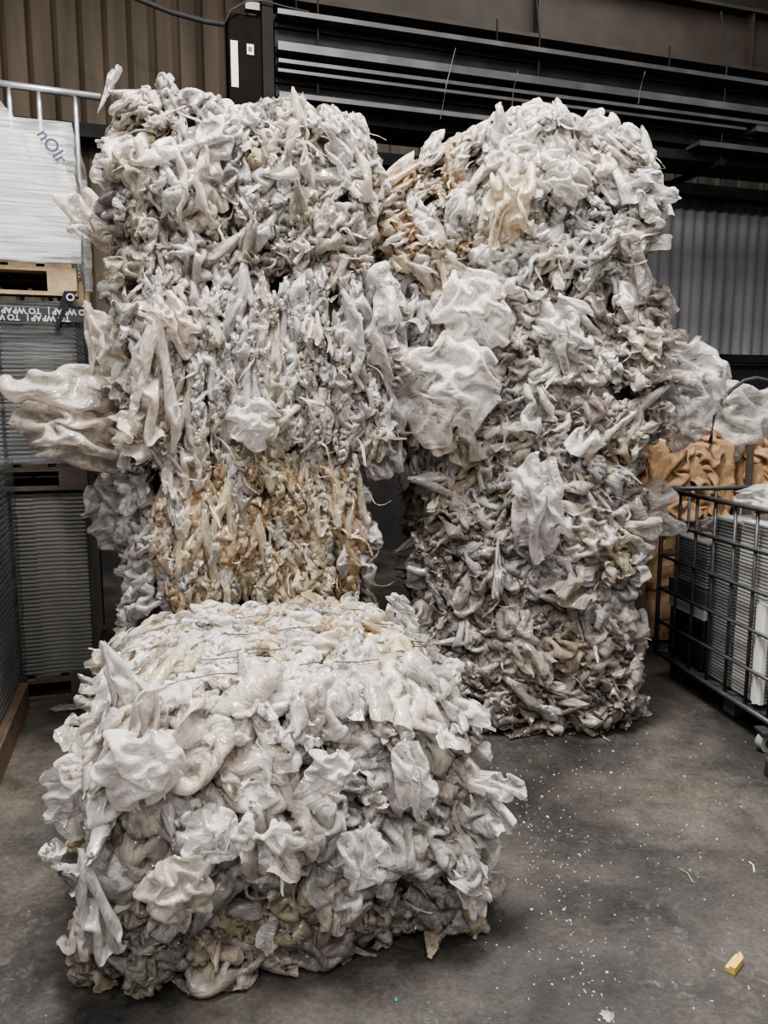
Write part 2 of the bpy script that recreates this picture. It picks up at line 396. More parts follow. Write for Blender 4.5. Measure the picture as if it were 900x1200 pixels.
#        kind(s), spacing x, y, size min/max, roll jitter, tilt, stand-off, lod, squash
STYLE = {
    'strap': [(('rope', 'rope', 'bag'), .058, .17, .26, .44, .12, .12, -.03, .02, 1, (1, 1, .9)),
              (('rope',), .050, .11, .15, .28, .22, .2, -.01, .03, 2, (.9, 1, 1)),
              (('bag', 'rope', 'pillow'), .30, .24, .20, .30, .4, .3, .0, .02, 1, (.8, 1, .8))],
    'bag': [(('rope', 'bag', 'bag', 'puff'), .105, .14, .30, .50, .35, .25, -.03, .03, 1, (1, 1, 1)),
            (('rope', 'tie', 'puff', 'rope'), .075, .10, .15, .30, .7, .4, -.01, .05, 2, (1, 1, 1)),
            (('bag', 'pillow', 'pillow'), .24, .24, .22, .36, .5, .3, .01, .05, 1, (1, 1, .9))],
    'puffy': [(('puff', 'bag', 'flap', 'rope'), .115, .135, .32, .54, 1.2, .3, -.04, .03, 1, (1, 1, 1)),
              (('puff', 'tie', 'bag', 'rope'), .085, .095, .15, .32, 3, .5, -.01, .05, 2, (1, 1, 1)),
              (('pillow', 'flap', 'bag', 'pillow'), .25, .23, .22, .36, .9, .4, .02, .06, 1, (1, 1, 1))],
    'shaggy': [(('flap', 'bag', 'puff', 'rope'), .13, .15, .28, .46, .8, .4, -.03, .05, 1, (1, 1, 1)),
               (('flap', 'sheet', 'rope', 'bag'), .09, .10, .15, .30, 1.0, .6, .01, .09, 2, (1, 1, 1)),
               (('bag', 'flap'), .20, .18, .16, .28, .8, .7, .04, .11, 2, (1, 1, 1))],
    'flattop': [(('flap', 'puff', 'bag'), .12, .12, .28, .44, 3, .2, -.04, .012, 1, (1, 1, .7)),
                (('flap', 'tie', 'rope', 'puff'), .075, .075, .14, .26, 3, .3, -.01, .025, 2, (1, 1, .8))],
    'cheap': [(('puff', 'flap', 'bag'), .16, .16, .30, .48, 3, .4, -.03, .04, 2, (1, 1, 1))],
}

def mix_tint(*ws): return lambda P, n: pick(ws)
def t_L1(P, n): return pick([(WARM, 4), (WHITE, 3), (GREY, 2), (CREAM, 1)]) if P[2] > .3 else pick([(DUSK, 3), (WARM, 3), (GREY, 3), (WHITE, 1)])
def t_L2(P, n):
    if n == 'left': return pick([(WHITE, 3), (WARM, 3)])
    return pick([(WARM, 4), (LILAC, 3), (WHITE, 2), (GREY, 1)])
def t_L3(P, n):
    if n == 'front' and P[0] > -.42: return pick([(CREAM, 4), (TAN, 3), (WARM, 3), (LILAC, 1.2)])
    return pick([(WHITE, 4), (LILAC, 4), (GREY, 2)])
def t_R1(P, n):
    if P[0] < -.18: return pick([(CREAM, 4), (WARM, 3), (WHITE, 2), (TAN, 1)])
    return pick([(WHITE, 5), (WARM, 3), (GREY, 1)])
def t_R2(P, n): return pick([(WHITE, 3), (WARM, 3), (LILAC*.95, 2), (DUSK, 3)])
def t_R3(P, n): return pick([(WARM*.86, 3), (DUSK*.9, 4), (LILAC*.84, 3), (WHITE*.9, 1), (CREAM*.9, .6), (DUSK*.6, 1)])  # dirty film, tinted darker still in place of light falling off lower down
def t_F(P, n):
    if n == 'top':
        if P[0] > -.06 and P[1] > -.28: return pick([(CREAM, 6), (WARM*1.05, 2), (WHITE, 2.5), (TAN*1.1, 1.6)])
        return pick([(WHITE*1.06, 7), (WARM*1.06, 2), (CREAM, 2)])
    if P[2] < .3: return pick([(WARM*.9, 4), (CREAM*.85, 2.5), (WHITE*.9, 2), (GREY*.9, 2)])  # foot of the bale tinted darker, standing in for the light's falloff
    return pick([(WHITE, 6), (LILAC, 2), (WARM, 3)])

# left stack: a 0..1.0, b 3.29..4.39
def lloc(z, da=0., db=0.): return W(.50+da, 3.86+db, z)
ZL = [0, .72, 1.40, 2.12]; HL = [.71, .68, .72, .69]
ZR = [0, .62, 1.37, 2.13]; HR = [.62, .75, .76, .72]
cheap3 = dict(back='cheap')
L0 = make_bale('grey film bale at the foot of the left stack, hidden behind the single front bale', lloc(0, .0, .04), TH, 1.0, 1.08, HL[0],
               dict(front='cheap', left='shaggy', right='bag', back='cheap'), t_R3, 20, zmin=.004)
L3 = make_bale('yellowish beige strapped film bale, lowest clearly visible in the left stack', lloc(ZL[1], -.05), TH, .89, 1.08, HL[1],
               dict(front='strap', left='shaggy', right='cheap', back='cheap'), t_L3, 21, (.03, .02))
L2 = make_bale('pale film bale in vertical folds, second from top of the left stack', lloc(ZL[2], .01, -.03), TH, 1.04, 1.08, HL[2],
               dict(front='strap', left='shaggy', right='puffy', back='cheap'), t_L2, 22, (.03, .02))
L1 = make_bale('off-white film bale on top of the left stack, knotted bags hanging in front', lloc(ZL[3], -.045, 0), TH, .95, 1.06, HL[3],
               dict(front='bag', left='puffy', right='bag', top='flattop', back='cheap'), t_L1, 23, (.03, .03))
YR = math.radians(-4)
def heap(V):                                  # the top bale of the right stack slumps on its left side and heaps in the middle
    k = np.clip(V[:, 2]/.7, 0, 1.1); V[:, 2] -= k*.20*np.clip((-V[:, 0]-.02)/.5, 0, 1.1)**1.2; V[:, 2] += k*.07*np.exp(-((V[:, 0]-.12)/.22)**2)
    V[:, 2] -= k*.06*np.clip((V[:, 0]-.25)/.3, 0, 1)
    return V
def rloc(z, dx=0., dy=0.): return Vector((.645+dx, 4.16+dy, z))
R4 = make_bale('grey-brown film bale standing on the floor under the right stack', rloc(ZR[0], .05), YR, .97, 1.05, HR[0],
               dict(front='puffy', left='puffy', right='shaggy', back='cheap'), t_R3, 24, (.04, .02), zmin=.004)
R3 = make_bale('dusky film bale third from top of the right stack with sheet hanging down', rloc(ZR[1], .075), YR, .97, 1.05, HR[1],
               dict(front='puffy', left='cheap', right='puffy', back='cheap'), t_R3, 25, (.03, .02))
R2 = make_bale('film bale second from top of right stack with large clear bag on its left', rloc(ZR[2], .03), YR, 1.10, 1.05, HR[2],
               dict(front='puffy', left='puffy', right='shaggy', back='cheap'), t_R2, 26, (.04, .02))
R1 = make_bale('white film bale topping the right stack, stained cream on its left side', rloc(ZR[3], -.03, -.02), YR, 1.08, 1.05, HR[3],
               dict(front='bag', left='puffy', right='puffy', top='flattop', back='cheap'), t_R1, 27, (.06, .05), shape=heap)
FYAW = math.radians(15)
fc = Vector((-.375, 2.53, 0))
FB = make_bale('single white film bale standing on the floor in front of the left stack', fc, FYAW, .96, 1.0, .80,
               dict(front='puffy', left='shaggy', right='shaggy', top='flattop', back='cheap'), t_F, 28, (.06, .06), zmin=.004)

# ------------------------------------------------------------------ loose film that hangs off particular bales
def loose(bale, kind, p, size, roll=0., tint=WHITE, mat=CLEAR, squash=(1, 1, 1), face=None, idx=0, label=None, seed=1):
    """one loose bag or sheet, p in world space; faces roughly towards the aisle"""
    global RNG
    RNG = np.random.default_rng(seed+100)
    yaw = bale.rotation_euler[2] if face is None else face
    u = np.array([math.cos(yaw), math.sin(yaw), 0]); n = np.array([math.sin(yaw), -math.cos(yaw), 0]); v = np.array([0, 0, 1.])
    B = refine(LIB[KIND[kind][idx % len(KIND[kind])]]); m = len(B); ax = basis(u, v, n, roll, 0)
    P = B.reshape(-1, 3)*np.array(squash)*size*1.15; P = P@ax
    yb = bale.rotation_euler[2]; R = np.array([[math.cos(yb), math.sin(yb), 0], [-math.sin(yb), math.cos(yb), 0], [0, 0, 1]])
    P = P@R.T
    g = np.linspace(0, 1, m); U, V_ = np.meshgrid(g, g, indexing='ij')
    cr = np.stack([U.ravel()*size/.35, V_.ravel()*size/.35, np.zeros(m*m)], 1)+RNG.uniform(0, 60, 3)
    o = big_mesh('loose_film', P, grid_faces(m, m), mat, np.array(tint)[None, :].repeat(len(P), 0), cr, bale)
    o.location = Vector(R@np.array(Vector(p)-Vector(bale.location)))
    if label: o['label'] = label
    return o
def lb(px, py, b=None, y=None):
    if b is not None: return at_b(px, py, b)
    d = ray(px, py); t = y/d.y; q = d*t; q.z += CAMZ; return q
# right stack, second bale: the large clear bag draped at its left
loose(R2, 'pillow', lb(552, 372, y=3.50), .44, .15, WHITE*1.12, CLEAR, (.9, 1.1, 1), idx=0, label='large clear bag bulging from the front', seed=1)
loose(R2, 'pillow', lb(520, 452, y=3.47), .60, .65, WHITE*1.1, CLEAR, idx=1, seed=2)
loose(R2, 'pillow', lb(660, 395, y=3.54), .40, .4, WHITE, CLEAR, idx=4, seed=3)
loose(R2, 'pillow', lb(806, 445, y=3.95), .60, .35, WHITE*.95, CLEAR, (.8, 1.0, 1), idx=1, label='clear sheet sticking out to the right', seed=4)
loose(R2, 'pillow', lb(796, 492, y=3.75), .34, .4, GREY*1.1, FILM, idx=3, seed=5)
loose(R3, 'pillow', lb(634, 595, y=3.47), .50, .1, LILAC*1.1, CLEAR, (.9, 1.1, .8), idx=4, label='clear sheet hanging down the front', seed=6)
loose(R3, 'pillow', lb(692, 632, y=3.55), .30, 0, WARM, FILM, idx=1, seed=7)
loose(R3, 'bag', lb(584, 665, y=3.50), .30, .0, WHITE, CLEAR, (.5, 1, .8), idx=4, seed=8)
loose(R3, 'flap', lb(760, 600, y=3.95), .5, .8, LILAC, CLEAR, idx=3, seed=9)
loose(R4, 'flap', lb(738, 745, y=3.95), .42, .2, LILAC, CLEAR, idx=4, seed=10)
loose(R1, 'pillow', lb(598, 238, y=3.50), .40, -.2, CREAM*1.08, FILM, (1.0, 1.1, 1), idx=4, label='cream bag hanging over the front', seed=11)
loose(R1, 'pillow', lb(660, 205, y=3.48), .30, .9, WHITE*1.05, FILM, idx=5, seed=12)
loose(R1, 'pillow', lb(702, 160, y=3.6), .28, .2, WHITE*1.05, FILM, idx=2, seed=13)
loose(R1, 'puff', lb(615, 165, y=3.6), .34, 1.2, WHITE*1.05, FILM, idx=6, seed=14)
loose(R1, 'bag', lb(762, 205, y=3.75), .42, .2, WHITE, FILM, (.9, 1, 1), idx=5, seed=15)
# left stack
loose(L1, 'pillow', lb(236, 212, y=3.20), .42, .0, WARM*1.12, FILM, (.8, 1.1, 1), idx=3, label='long puffed bag hanging down the front', seed=20)
loose(L1, 'sheet', lb(410, 190, y=3.38), .34, .35, WHITE, CLEAR, (.6, 1.1, 1), idx=0, seed=21)
loose(L1, 'bag', lb(345, 160, y=3.33), .34, .1, WARM, FILM, idx=1, seed=22)
loose(L1, 'bag', lb(160, 285, y=3.30), .34, .3, WARM, FILM, idx=1, seed=23)
loose(L1, 'flap', lb(110, 260, y=3.5), .40, .9, WARM, CLEAR, idx=4, seed=24)
loose(L1, 'bag', lb(126, 104, y=3.5), .20, 2.7, WHITE, CLEAR, (.6, 1.1, 1), idx=4, label='pointed scrap sticking up', seed=25)
loose(L2, 'bag', lb(185, 440, y=3.10), .50, -.1, WARM*1.08, FILM, (1.0, 1.0, 1), idx=0, label='pair of bags knotted at the top', seed=26)
loose(L2, 'pillow', lb(205, 380, y=3.12), .30, .5, WARM*1.12, FILM, idx=4, seed=27)
loose(L2, 'pillow', lb(138, 395, y=3.2), .30, .1, WARM*1.05, FILM, idx=3, seed=28)
loose(L2, 'pillow', lb(85, 468, y=3.30), .60, 1.50, WARM*1.0, FILM, (.8, 1.1, 1), idx=3, label='long limp bag sticking out to the left', seed=29)
loose(L2, 'pillow', lb(92, 510, y=3.27), .52, 1.30, WARM, FILM, (.9, 1.1, 1), idx=4, seed=30)
loose(L2, 'bag', lb(125, 420, y=3.35), .46, .3, WARM, CLEAR, idx=2, seed=31)
loose(L2, 'pillow', lb(300, 495, y=3.2), .26, .9, WHITE*1.05, FILM, idx=1, seed=32)
loose(L2, 'pillow', lb(440, 385, y=3.42), .58, .1, LILAC*1.05, CLEAR, (.8, 1.1, 1), idx=3, seed=33)
loose(L2, 'flap', lb(445, 520, y=3.5), .36, .4, LILAC, CLEAR, idx=2, seed=34)
loose(L3, 'flap', lb(135, 600, y=3.55), .46, .7, WHITE, CLEAR, idx=0, seed=35)
loose(L3, 'sheet', lb(205, 590, y=3.15), .22, .2, WHITE*1.1, FILM, (.5, 1.3, 1), idx=1, seed=36)
# the single bale in front
loose(FB, 'pillow', lb(487, 915, y=1.97), .24, .25, WHITE*1.05, CLEAR, (.8, 1.1, .9), idx=4, label='clear pointed bag hanging on the front', seed=40)
loose(FB, 'pillow', lb(388, 905, y=1.92), .16, .3, WHITE, FILM, idx=1, seed=41)
loose(FB, 'pillow', lb(165, 900, y=1.84), .26, .3, WHITE*1.05, FILM, idx=1, seed=42)
loose(FB, 'pillow', lb(245, 985, y=1.80), .20, .3, WHITE, CLEAR, idx=2, seed=43)
loose(FB, 'tie', lb(305, 980, y=1.82), .22, 1.3, WHITE*1.12, FILM, (1.0, .8, 1), idx=0, seed=44)
loose(FB, 'pillow', lb(85, 935, y=2.0), .24, .5, LILAC, CLEAR, idx=2, label='clear sheet sticking out near the floor', seed=45)
loose(FB, 'puff', lb(62, 1000, y=1.95), .12, .4, WHITE, CLEAR, idx=2, seed=46)
loose(FB, 'bag', lb(112, 1060, y=1.78), .28, .1, WHITE, FILM, idx=0, seed=47)
loose(FB, 'bag', lb(560, 915, y=2.15), .28, 1.2, WHITE, CLEAR, idx=3, seed=48)
loose(FB, 'tie', lb(552, 1040, y=2.05), .22, .2, WHITE*1.05, FILM, idx=1, seed=49)
loose(FB, 'pillow', lb(430, 1005, y=1.92), .22, .2, WHITE, CLEAR, idx=3, seed=50)
loose(FB, 'pillow', lb(205, 1050, y=1.78), .22, .1, WARM, FILM, idx=0, seed=51)
loose(FB, 'bag', lb(150, 810, y=2.05), .30, .4, WHITE, FILM, idx=2, seed=52)
loose(FB, 'sheet', lb(474, 715, y=2.75), .16, .7, WHITE, CLEAR, (.5, 1.2, 1), idx=0, label='narrow scrap standing up', seed=53)

# baling wires across the top of the front bale
for k, dy in enumerate((-.36, -.20, -.17, .02, .22)):
    m = MB(); pts = []
    for t in np.linspace(-.5, .5, 15):
        pts.append((t*.98, dy+t*.05+.004*math.sin(9*t+k), .80-.05*abs(2*t)**4*.7+.030+.006*math.sin(t*21+k*2)))
    m.tube(pts, .0022, 6)
    me = bpy.data.meshes.new('baling_wire'); me.from_pydata(m.v, [], m.f); me.materials.append(WIRE)
    o = bpy.data.objects.new('baling_wire', me); C.objects.link(o); o.parent = FB

# ------------------------------------------------------------------ floor and walls
def floor_mat():
    m, nt, b, out = new_mat('oily concrete'); L = nt.links
    tc = nt.nodes.new('ShaderNodeTexCoord')
    def noise(s, d=6, r=.6, dist=0.):
        n = nt.nodes.new('ShaderNodeTexNoise'); n.inputs['Scale'].default_value = s; n.inputs['Detail'].default_value = d; n.inputs['Roughness'].default_value = r
        n.inputs['Distortion'].default_value = dist; L.new(tc.outputs['Object'], n.inputs['Vector']); return n
    def ramp(src, *st):
        r = nt.nodes.new('ShaderNodeValToRGB'); e = r.color_ramp.elements
        e[0].position, e[0].color = st[0][0], st[0][1]+(1,); e[1].position, e[1].color = st[-1][0], st[-1][1]+(1,)
        for p, c in st[1:-1]: x = e.new(p); x.color = c+(1,)
        L.new(src, r.inputs['Fac']); return r
    def mix(a, c, fac, mode='MIX'):
        x = nt.nodes.new('ShaderNodeMix'); x.data_type = 'RGBA'; x.blend_type = mode
        if hasattr(fac, 'links'): L.new(fac, x.inputs['Factor'])
        else: x.inputs['Factor'].default_value = fac
        L.new(a, x.inputs['A']); L.new(c, x.inputs['B']); return x.outputs['Result']
    big = ramp(noise(1.1, 5, .55, .6).outputs['Fac'], (.38, (.024, .0235, .023)), (.52, (.050, .047, .043)), (.66, (.078, .071, .061)))
    mid = ramp(noise(6, 8, .7, .4).outputs['Fac'], (.35, (.55, .55, .55)), (.65, (1.25, 1.22, 1.18)))
    fine = ramp(noise(60, 5, .7).outputs['Fac'], (.35, (.72, .72, .72)), (.65, (1.25, 1.25, 1.25)))
    c = mix(big.outputs['Color'], mid.outputs['Color'], 1., 'MULTIPLY'); c = mix(c, fine.outputs['Color'], 1., 'MULTIPLY')
    # pale scuffed crust in patches
    sp = noise(26, 10, .78, .8); pm = noise(1.6, 3, .5)
    s1 = ramp(sp.outputs['Fac'], (.54, (0, 0, 0)), (.62, (1, 1, 1))); s2 = ramp(pm.outputs['Fac'], (.5, (0, 0, 0)), (.62, (.5, .5, .5)))
    mm = nt.nodes.new('ShaderNodeMath'); mm.operation = 'MULTIPLY'; L.new(s1.outputs['Color'], mm.inputs[0]); L.new(s2.outputs['Color'], mm.inputs[1])
    pale = nt.nodes.new('ShaderNodeRGB'); pale.outputs[0].default_value = (.13, .125, .118, 1)
    c = mix(c, pale.outputs[0], mm.outputs[0])
    # pinprick litter
    vo = nt.nodes.new('ShaderNodeTexVoronoi'); vo.inputs['Scale'].default_value = 34; L.new(tc.outputs['Object'], vo.inputs['Vector'])
    dots = ramp(vo.outputs['Distance'], (.045, (1, 1, 1)), (.07, (0, 0, 0)))
    sel = ramp(noise(9, 2).outputs['Fac'], (.56, (0, 0, 0)), (.6, (1, 1, 1)))
    m2 = nt.nodes.new('ShaderNodeMath'); m2.operation = 'MULTIPLY'; L.new(dots.outputs['Color'], m2.inputs[0]); L.new(sel.outputs['Color'], m2.inputs[1])
    wh = nt.nodes.new('ShaderNodeRGB'); wh.outputs[0].default_value = (.42, .40, .37, 1)
    c = mix(c, wh.outputs[0], m2.outputs[0])
    L.new(c, b.inputs['Base Color'])
    rr = ramp(noise(2.2, 5).outputs['Fac'], (.4, (.42, .42, .42)), (.65, (.78, .78, .78))); L.new(rr.outputs['Color'], b.inputs['Roughness'])
    bp = nt.nodes.new('ShaderNodeBump'); bp.inputs['Strength'].default_value = .35; bp.inputs['Distance'].default_value = .01
    L.new(noise(38, 8, .7).outputs['Fac'], bp.inputs['Height']); L.new(bp.outputs['Normal'], b.inputs['Normal'])
    return m
m = MB(); n = 2
m.add([(-9, -4, 0), (12, -4, 0), (12, 16, 0), (-9, 16, 0)], [(0, 1, 2, 3)])
me = bpy.data.meshes.new('floor'); me.from_pydata(m.v, [], m.f); me.materials.append(floor_mat())
fl = bpy.data.objects.new('floor', me); C.objects.link(fl); fl['kind'] = 'structure'

def cladding(name, a0, a1, b, z0, z1, mat, pitch=.16, amp=.028, flat=False):
    n = int((a1-a0)/pitch*8); vs = []; 
    for i in range(n+1):
        a = a0+(a1-a0)*i/n; ph = (a/pitch) % 1.
        if flat: d = 0 if ph < .80 else (amp if .83 < ph < .97 else amp*.5)
        else: d = amp*(.5+.5*math.cos(2*PI*ph))
        for z in (z0, z1): vs.append(W(a, b-d, z))
    fs = [(2*i, 2*i+2, 2*i+3, 2*i+1) for i in range(n)]
    me = bpy.data.meshes.new(name); me.from_pydata([tuple(v) for v in vs], [], fs); me.materials.append(mat)
    if not flat: me.shade_smooth()
    o = bpy.data.objects.new(name, me); C.objects.link(o); o['kind'] = 'structure'; return o
def clad_mat(name, c0, c1, streak=6.):
    m, nt, b, out = new_mat(name); L = nt.links
    tc = nt.nodes.new('ShaderNodeTexCoord'); mp = nt.nodes.new('ShaderNodeMapping'); mp.inputs['Scale'].default_value = (streak, streak, .5)
    L.new(tc.outputs['Object'], mp.inputs['Vector'])
    n = nt.nodes.new('ShaderNodeTexNoise'); n.inputs['Scale'].default_value = 1; n.inputs['Detail'].default_value = 7; L.new(mp.outputs['Vector'], n.inputs['Vector'])
    r = nt.nodes.new('ShaderNodeValToRGB'); r.color_ramp.elements[0].position = .35; r.color_ramp.elements[1].position = .68
    r.color_ramp.elements[0].color = c0+(1,); r.color_ramp.elements[1].color = c1+(1,)
    L.new(n.outputs['Fac'], r.inputs['Fac']); L.new(r.outputs['Color'], b.inputs['Base Color']); b.inputs['Roughness'].default_value = .7
    return m
CL_BR = clad_mat('brown stained cladding', (.052, .038, .025), (.110, .084, .058))
CL_GR = clad_mat('grey cladding', (.17, .17, .18), (.27, .27, .285))
CL_LT = clad_mat('dark upper cladding', (.04, .037, .035), (.08, .074, .068))  # upper sheets, darker than the grey ones below
cladding('wall_back', -9, 3.4, 8.2, 0, 8.0, CL_BR, .22, .035, True)
cladding('wall_right', 3.4, 12, 8.2, 0, 4.05, CL_GR)
cladding('wall_upper', 3.4, 12, 8.2, 4.05, 8.0, CL_LT, .16, .03)
cladding('wall_band', 1.6, 12, 8.10, 4.15, 4.62, clad_mat('band cladding', (.07, .06, .05), (.13, .12, .105)), .32, .02, True)
def struct(name, mb, mat):
    o = mb.build(name, mat); o['kind'] = 'structure'; return o
m = MB(); m.wbox(-9, 12, 7.90, 8.10, 4.02, 4.14); struct('trim_1', m, RACKM)
m = MB(); m.wbox(2.2, 12, 7.88, 8.10, 2.10, 2.20); struct('trim_2', m, RACKM)
m = MB(); m.wbox(-9, 12, 8.0, 8.12, 0, 2.08); struct('trim_3', m, simple('dark lower wall', (.022, .02, .02), .8))  # lower wall face, darker than the cladding above it
m = MB(); m.wbox(4.99, 5.09, 7.8, 7.95, 0, 4.6); struct('trim_4', m, RACKM)
# main beam
m = MB(); m.wbox(1.15, 12, 7.0, 7.04, 4.98, 5.50); m.wbox(1.15, 12, 6.88, 7.16, 4.95, 4.985); m.wbox(1.15, 12, 6.88, 7.16, 5.50, 5.53)
for a in np.arange(3.6, 12, 2.4): m.wbox(a, a+.02, 6.90, 7.0, 4.98, 5.5)
struct('trim_5', m, BEAMP)
m = MB(); m.wbox(-9, 12, 7.3, 7.9, 5.62, 5.9); struct('trim_6', m, simple('dark purlin', (.02, .018, .016), .8))  # near-black purlin above the beam

# ------------------------------------------------------------------ steel lengths hung under the beam
z0 = 3.72
post = empty('steel_post', W(.80, 6.02, 0), 'dark steel post with white label rising behind the left stack', 'post')
m = MB(); m.wbox(.66, .90, 5.96, 6.16, 0, 4.36); m.build('column_box', simple('dark post paint', (.008, .007, .0065), .8, spec=.1), post, bevel=.008)  # post box in its own near-black colour
m = MB(); m.wbox(.90, .98, 5.93, 6.20, 0, 4.62); m.build('flange', simple('worn steel edge', (.014, .013, .012), .7, spec=.15), post)
m = MB(); m.wbox(.675, .725, 5.952, 5.958, 3.86, 4.17); m.build('label_strip', PAPER, post)['label'] = 'tall white label strip'
m = MB(); m.wbox(.79, .84, 5.952, 5.958, 4.09, 4.16); m.build('small_sticker', PAPER, post)['label'] = 'small square sticker'
m = MB(); m.wbox(.80, .828, 5.949, 5.951, 4.11, 4.14); m.build('sticker_print', INK, post)
m = MB(); m.wbox(.78, .88, 5.90, 5.96, 4.37, 4.42); m.build('bracket', RACKL, post)
# hanging cradle: horizontal bearers on rods from the beam
cr = empty('hanging_cradle', W(4.5, 6.3, z0-.08), 'hanging steel cradle rods carrying the long dark steel lengths', 'cradle')
for a in (1.3, 3.1, 4.9, 6.7, 8.5):
    m = MB(); m.wbox(a-.025, a+.025, 5.9, 6.75, z0-.05, z0-.0); m.build('bearer', RACKM, cr)
    for b in (5.93, 6.72):
        m = MB(); m.tube([W(a, b, z0-.03), W(a+.01, b, 4.5), W(a, b+.1 if b < 6 else b, 4.97)], .008, 6); m.build('hanging_rod', RACKM, cr)
# the lengths: (a0, a1, b, z, width, height, material)
lens = [(1.0, 10.0, 6.2, 3.722, .40, .07, RACKM, 'lowest dark steel length resting on the cradle'),
        (1.0, 3.3, 6.05, 3.796, .42, .022, RACKL, 'bright grey steel strip at the bottom of the bundle'),
        (4.6, 8.0, 6.05, 3.796, .42, .030, RACKL, 'short grey steel strip low at the right end of the bundle'),
        (1.0, 10.0, 6.1, 3.835, .26, .13, RACKM, 'deep dark steel channel low in the bundle'),
        (1.0, 5.1, 6.07, 3.975, .40, .010, RACKL, 'lower thin bright steel strip of the bundle'),
        (5.2, 9.6, 6.06, 3.975, .40, .045, RACKL, 'short grey steel length at the right of the bundle'),
        (1.0, 4.9, 6.08, 3.993, .30, .030, RACKM, 'thin dark steel bar between the two bright middle strips'),
        (1.0, 6.2, 6.06, 4.030, .42, .014, RACKL, 'thin bright steel strip in the middle of the bundle'),
        (1.0, 8.8, 6.10, 4.052, .24, .055, RACKM, 'dark steel bar under the grey second length'),
        (1.0, 7.6, 6.05, 4.118, .38, .045, RACKL, 'grey steel length second below the top, ending beyond the right stack'),
        (7.8, 9.8, 6.02, 4.118, .40, .045, RACKL, 'short grey steel length overlapping at the far right'),
        (1.0, 10.0, 6.1, 4.172, .26, .17, RACKM, 'deep dark steel channel just under the topmost sheet'),
        (1.0, 9.5, 6.05, 4.352, .40, .022, RACKL, 'topmost long grey sheet steel length with bright edge')]
for (a0, a1, b, z, w, h, mt, lab) in lens:
    m = MB()
    if h > .1:                               # channel: web and two flanges with lips
        m.wbox(a0, a1, b+w/2-.01, b+w/2, z, z+h); m.wbox(a0, a1, b-w/2, b+w/2, z, z+.01); m.wbox(a0, a1, b-w/2, b+w/2, z+h-.01, z+h)
        m.wbox(a0, a1, b-w/2+.03, b-w/2+.04, z+.01, z+h-.01); m.wbox(a0, a1, b-w/2, b-w/2+.03, z+h-.03, z+h-.01)
    else:
        m.wbox(a0, a1, b-w/2, b+w/2, z, z+h); m.wbox(a0, a1, b-w/2-.006, b-w/2, z-.008, z+h+.004)
    tag(m.build('steel_length', mt), lab, 'steel length', 'long steel lengths hung under the roof')
m = MB(); pts = [at_b(x, y, 6.8) for x, y in ((120, -30), (160, -2), (200, 14), (240, 25), (285, 32), (300, 30))]; m.tube(pts, .022, 8)
tag(m.build('hanging_cable', RUBBER, smooth=True), 'thick dark cable sagging across the top left to the steel post', 'cable')
m = MB(); pts = [at_b(x, y, 5.9) for x, y in ((262, 30), (270, 12), (290, 1), (310, 1), (335, 8), (362, 14))]; m.tube(pts, .006, 6)
tag(m.build('thin_cable', RUBBER, smooth=True), 'thin cable looping over the top of the steel post', 'cable')
for i, (x, y0, y1, x2) in enumerate(((534, 56, 140, 516), (607, 84, 124, 600), (756, 84, 122, 748))):
    m = MB(); p0 = at_b(x, y0, 5.78); p1 = at_b(x2, y1, 5.78); mid = (p0+p1)/2+Vector((-.01, 0, 0)); m.tube([p0, mid, p1], .004, 6)
    tag(m.build('tie_wire', RACKL), ['thin tie wire around the steel lengths, left of the right stack', 'thin tie wire around the steel lengths above the right stack', 'thin tie wire around the steel lengths right of the right stack'][i], 'wire')

# ------------------------------------------------------------------ pallets and tray loads on the left
def pallet(a0, a1, b0, b1, z, mat, label, h=.14):
    r = empty('wooden_pallet', W((a0+a1)/2, (b0+b1)/2, z), label, 'pallet', 'wooden pallets under the tray loads')
    m = MB(); nb = 7; w = (a1-a0)
    for i in range(nb):
        c = a0+w*(i+.5)/nb; m.wbox(c-w/nb*.38, c+w/nb*.38, b0, b1, z+h-.02, z+h)
    m.build('deck_boards', mat, r)
    for b in (b0, (b0+b1)/2-.05, b1-.1):
        m = MB(); m.wbox(a0, a1, b, b+.1, z+h-.04, z+h-.02); m.build('stringer_board', mat, r)
        m = MB(); m.wbox(a0, a1, b, b+.1, z, z+.02); m.build('bottom_board', mat, r)
        for a in (a0, (a0+a1)/2-.07, a1-.14):
            m = MB(); m.wbox(a, a+.14, b, b+.1, z+.02, z+h-.04); m.build('block', mat, r)
    return r
def tray_column(a0, a1, b0, b1, z0, z1, mat, parent, step=.022, axes=None):
    """nested trays: each tray shows a rim lip; corners are cut in"""
    n = int((z1-z0)/step); m = MB(); w = a1-a0; d = b1-b0
    body = (a0+.008, a1-.008, b0+.008, b1-.008)
    def bx(A0, A1, B0, B1, Z0, Z1):
        if axes is None: m.wbox(A0, A1, B0, B1, Z0, Z1)
        else:
            c, u, v = axes; q = c+u*((A0+A1)/2)+v*((B0+B1)/2); m.box((q.x, q.y, (Z0+Z1)/2), (A1-A0, B1-B0, Z1-Z0), (tuple(u), tuple(v), (0, 0, 1)))
    bx(*body, z0, z1-.004)
    for i in range(n):
        z = z0+(i+.5)*step
        bx(a0, a0+w*.30, b0, b1, z, z+step*.55); bx(a1-w*.30, a1, b0, b1, z, z+step*.55)
        bx(a0+w*.30, a1-w*.30, b0+.004, b1-.004, z+.002, z+step*.4)
    return m.build('tray_column', mat, parent)

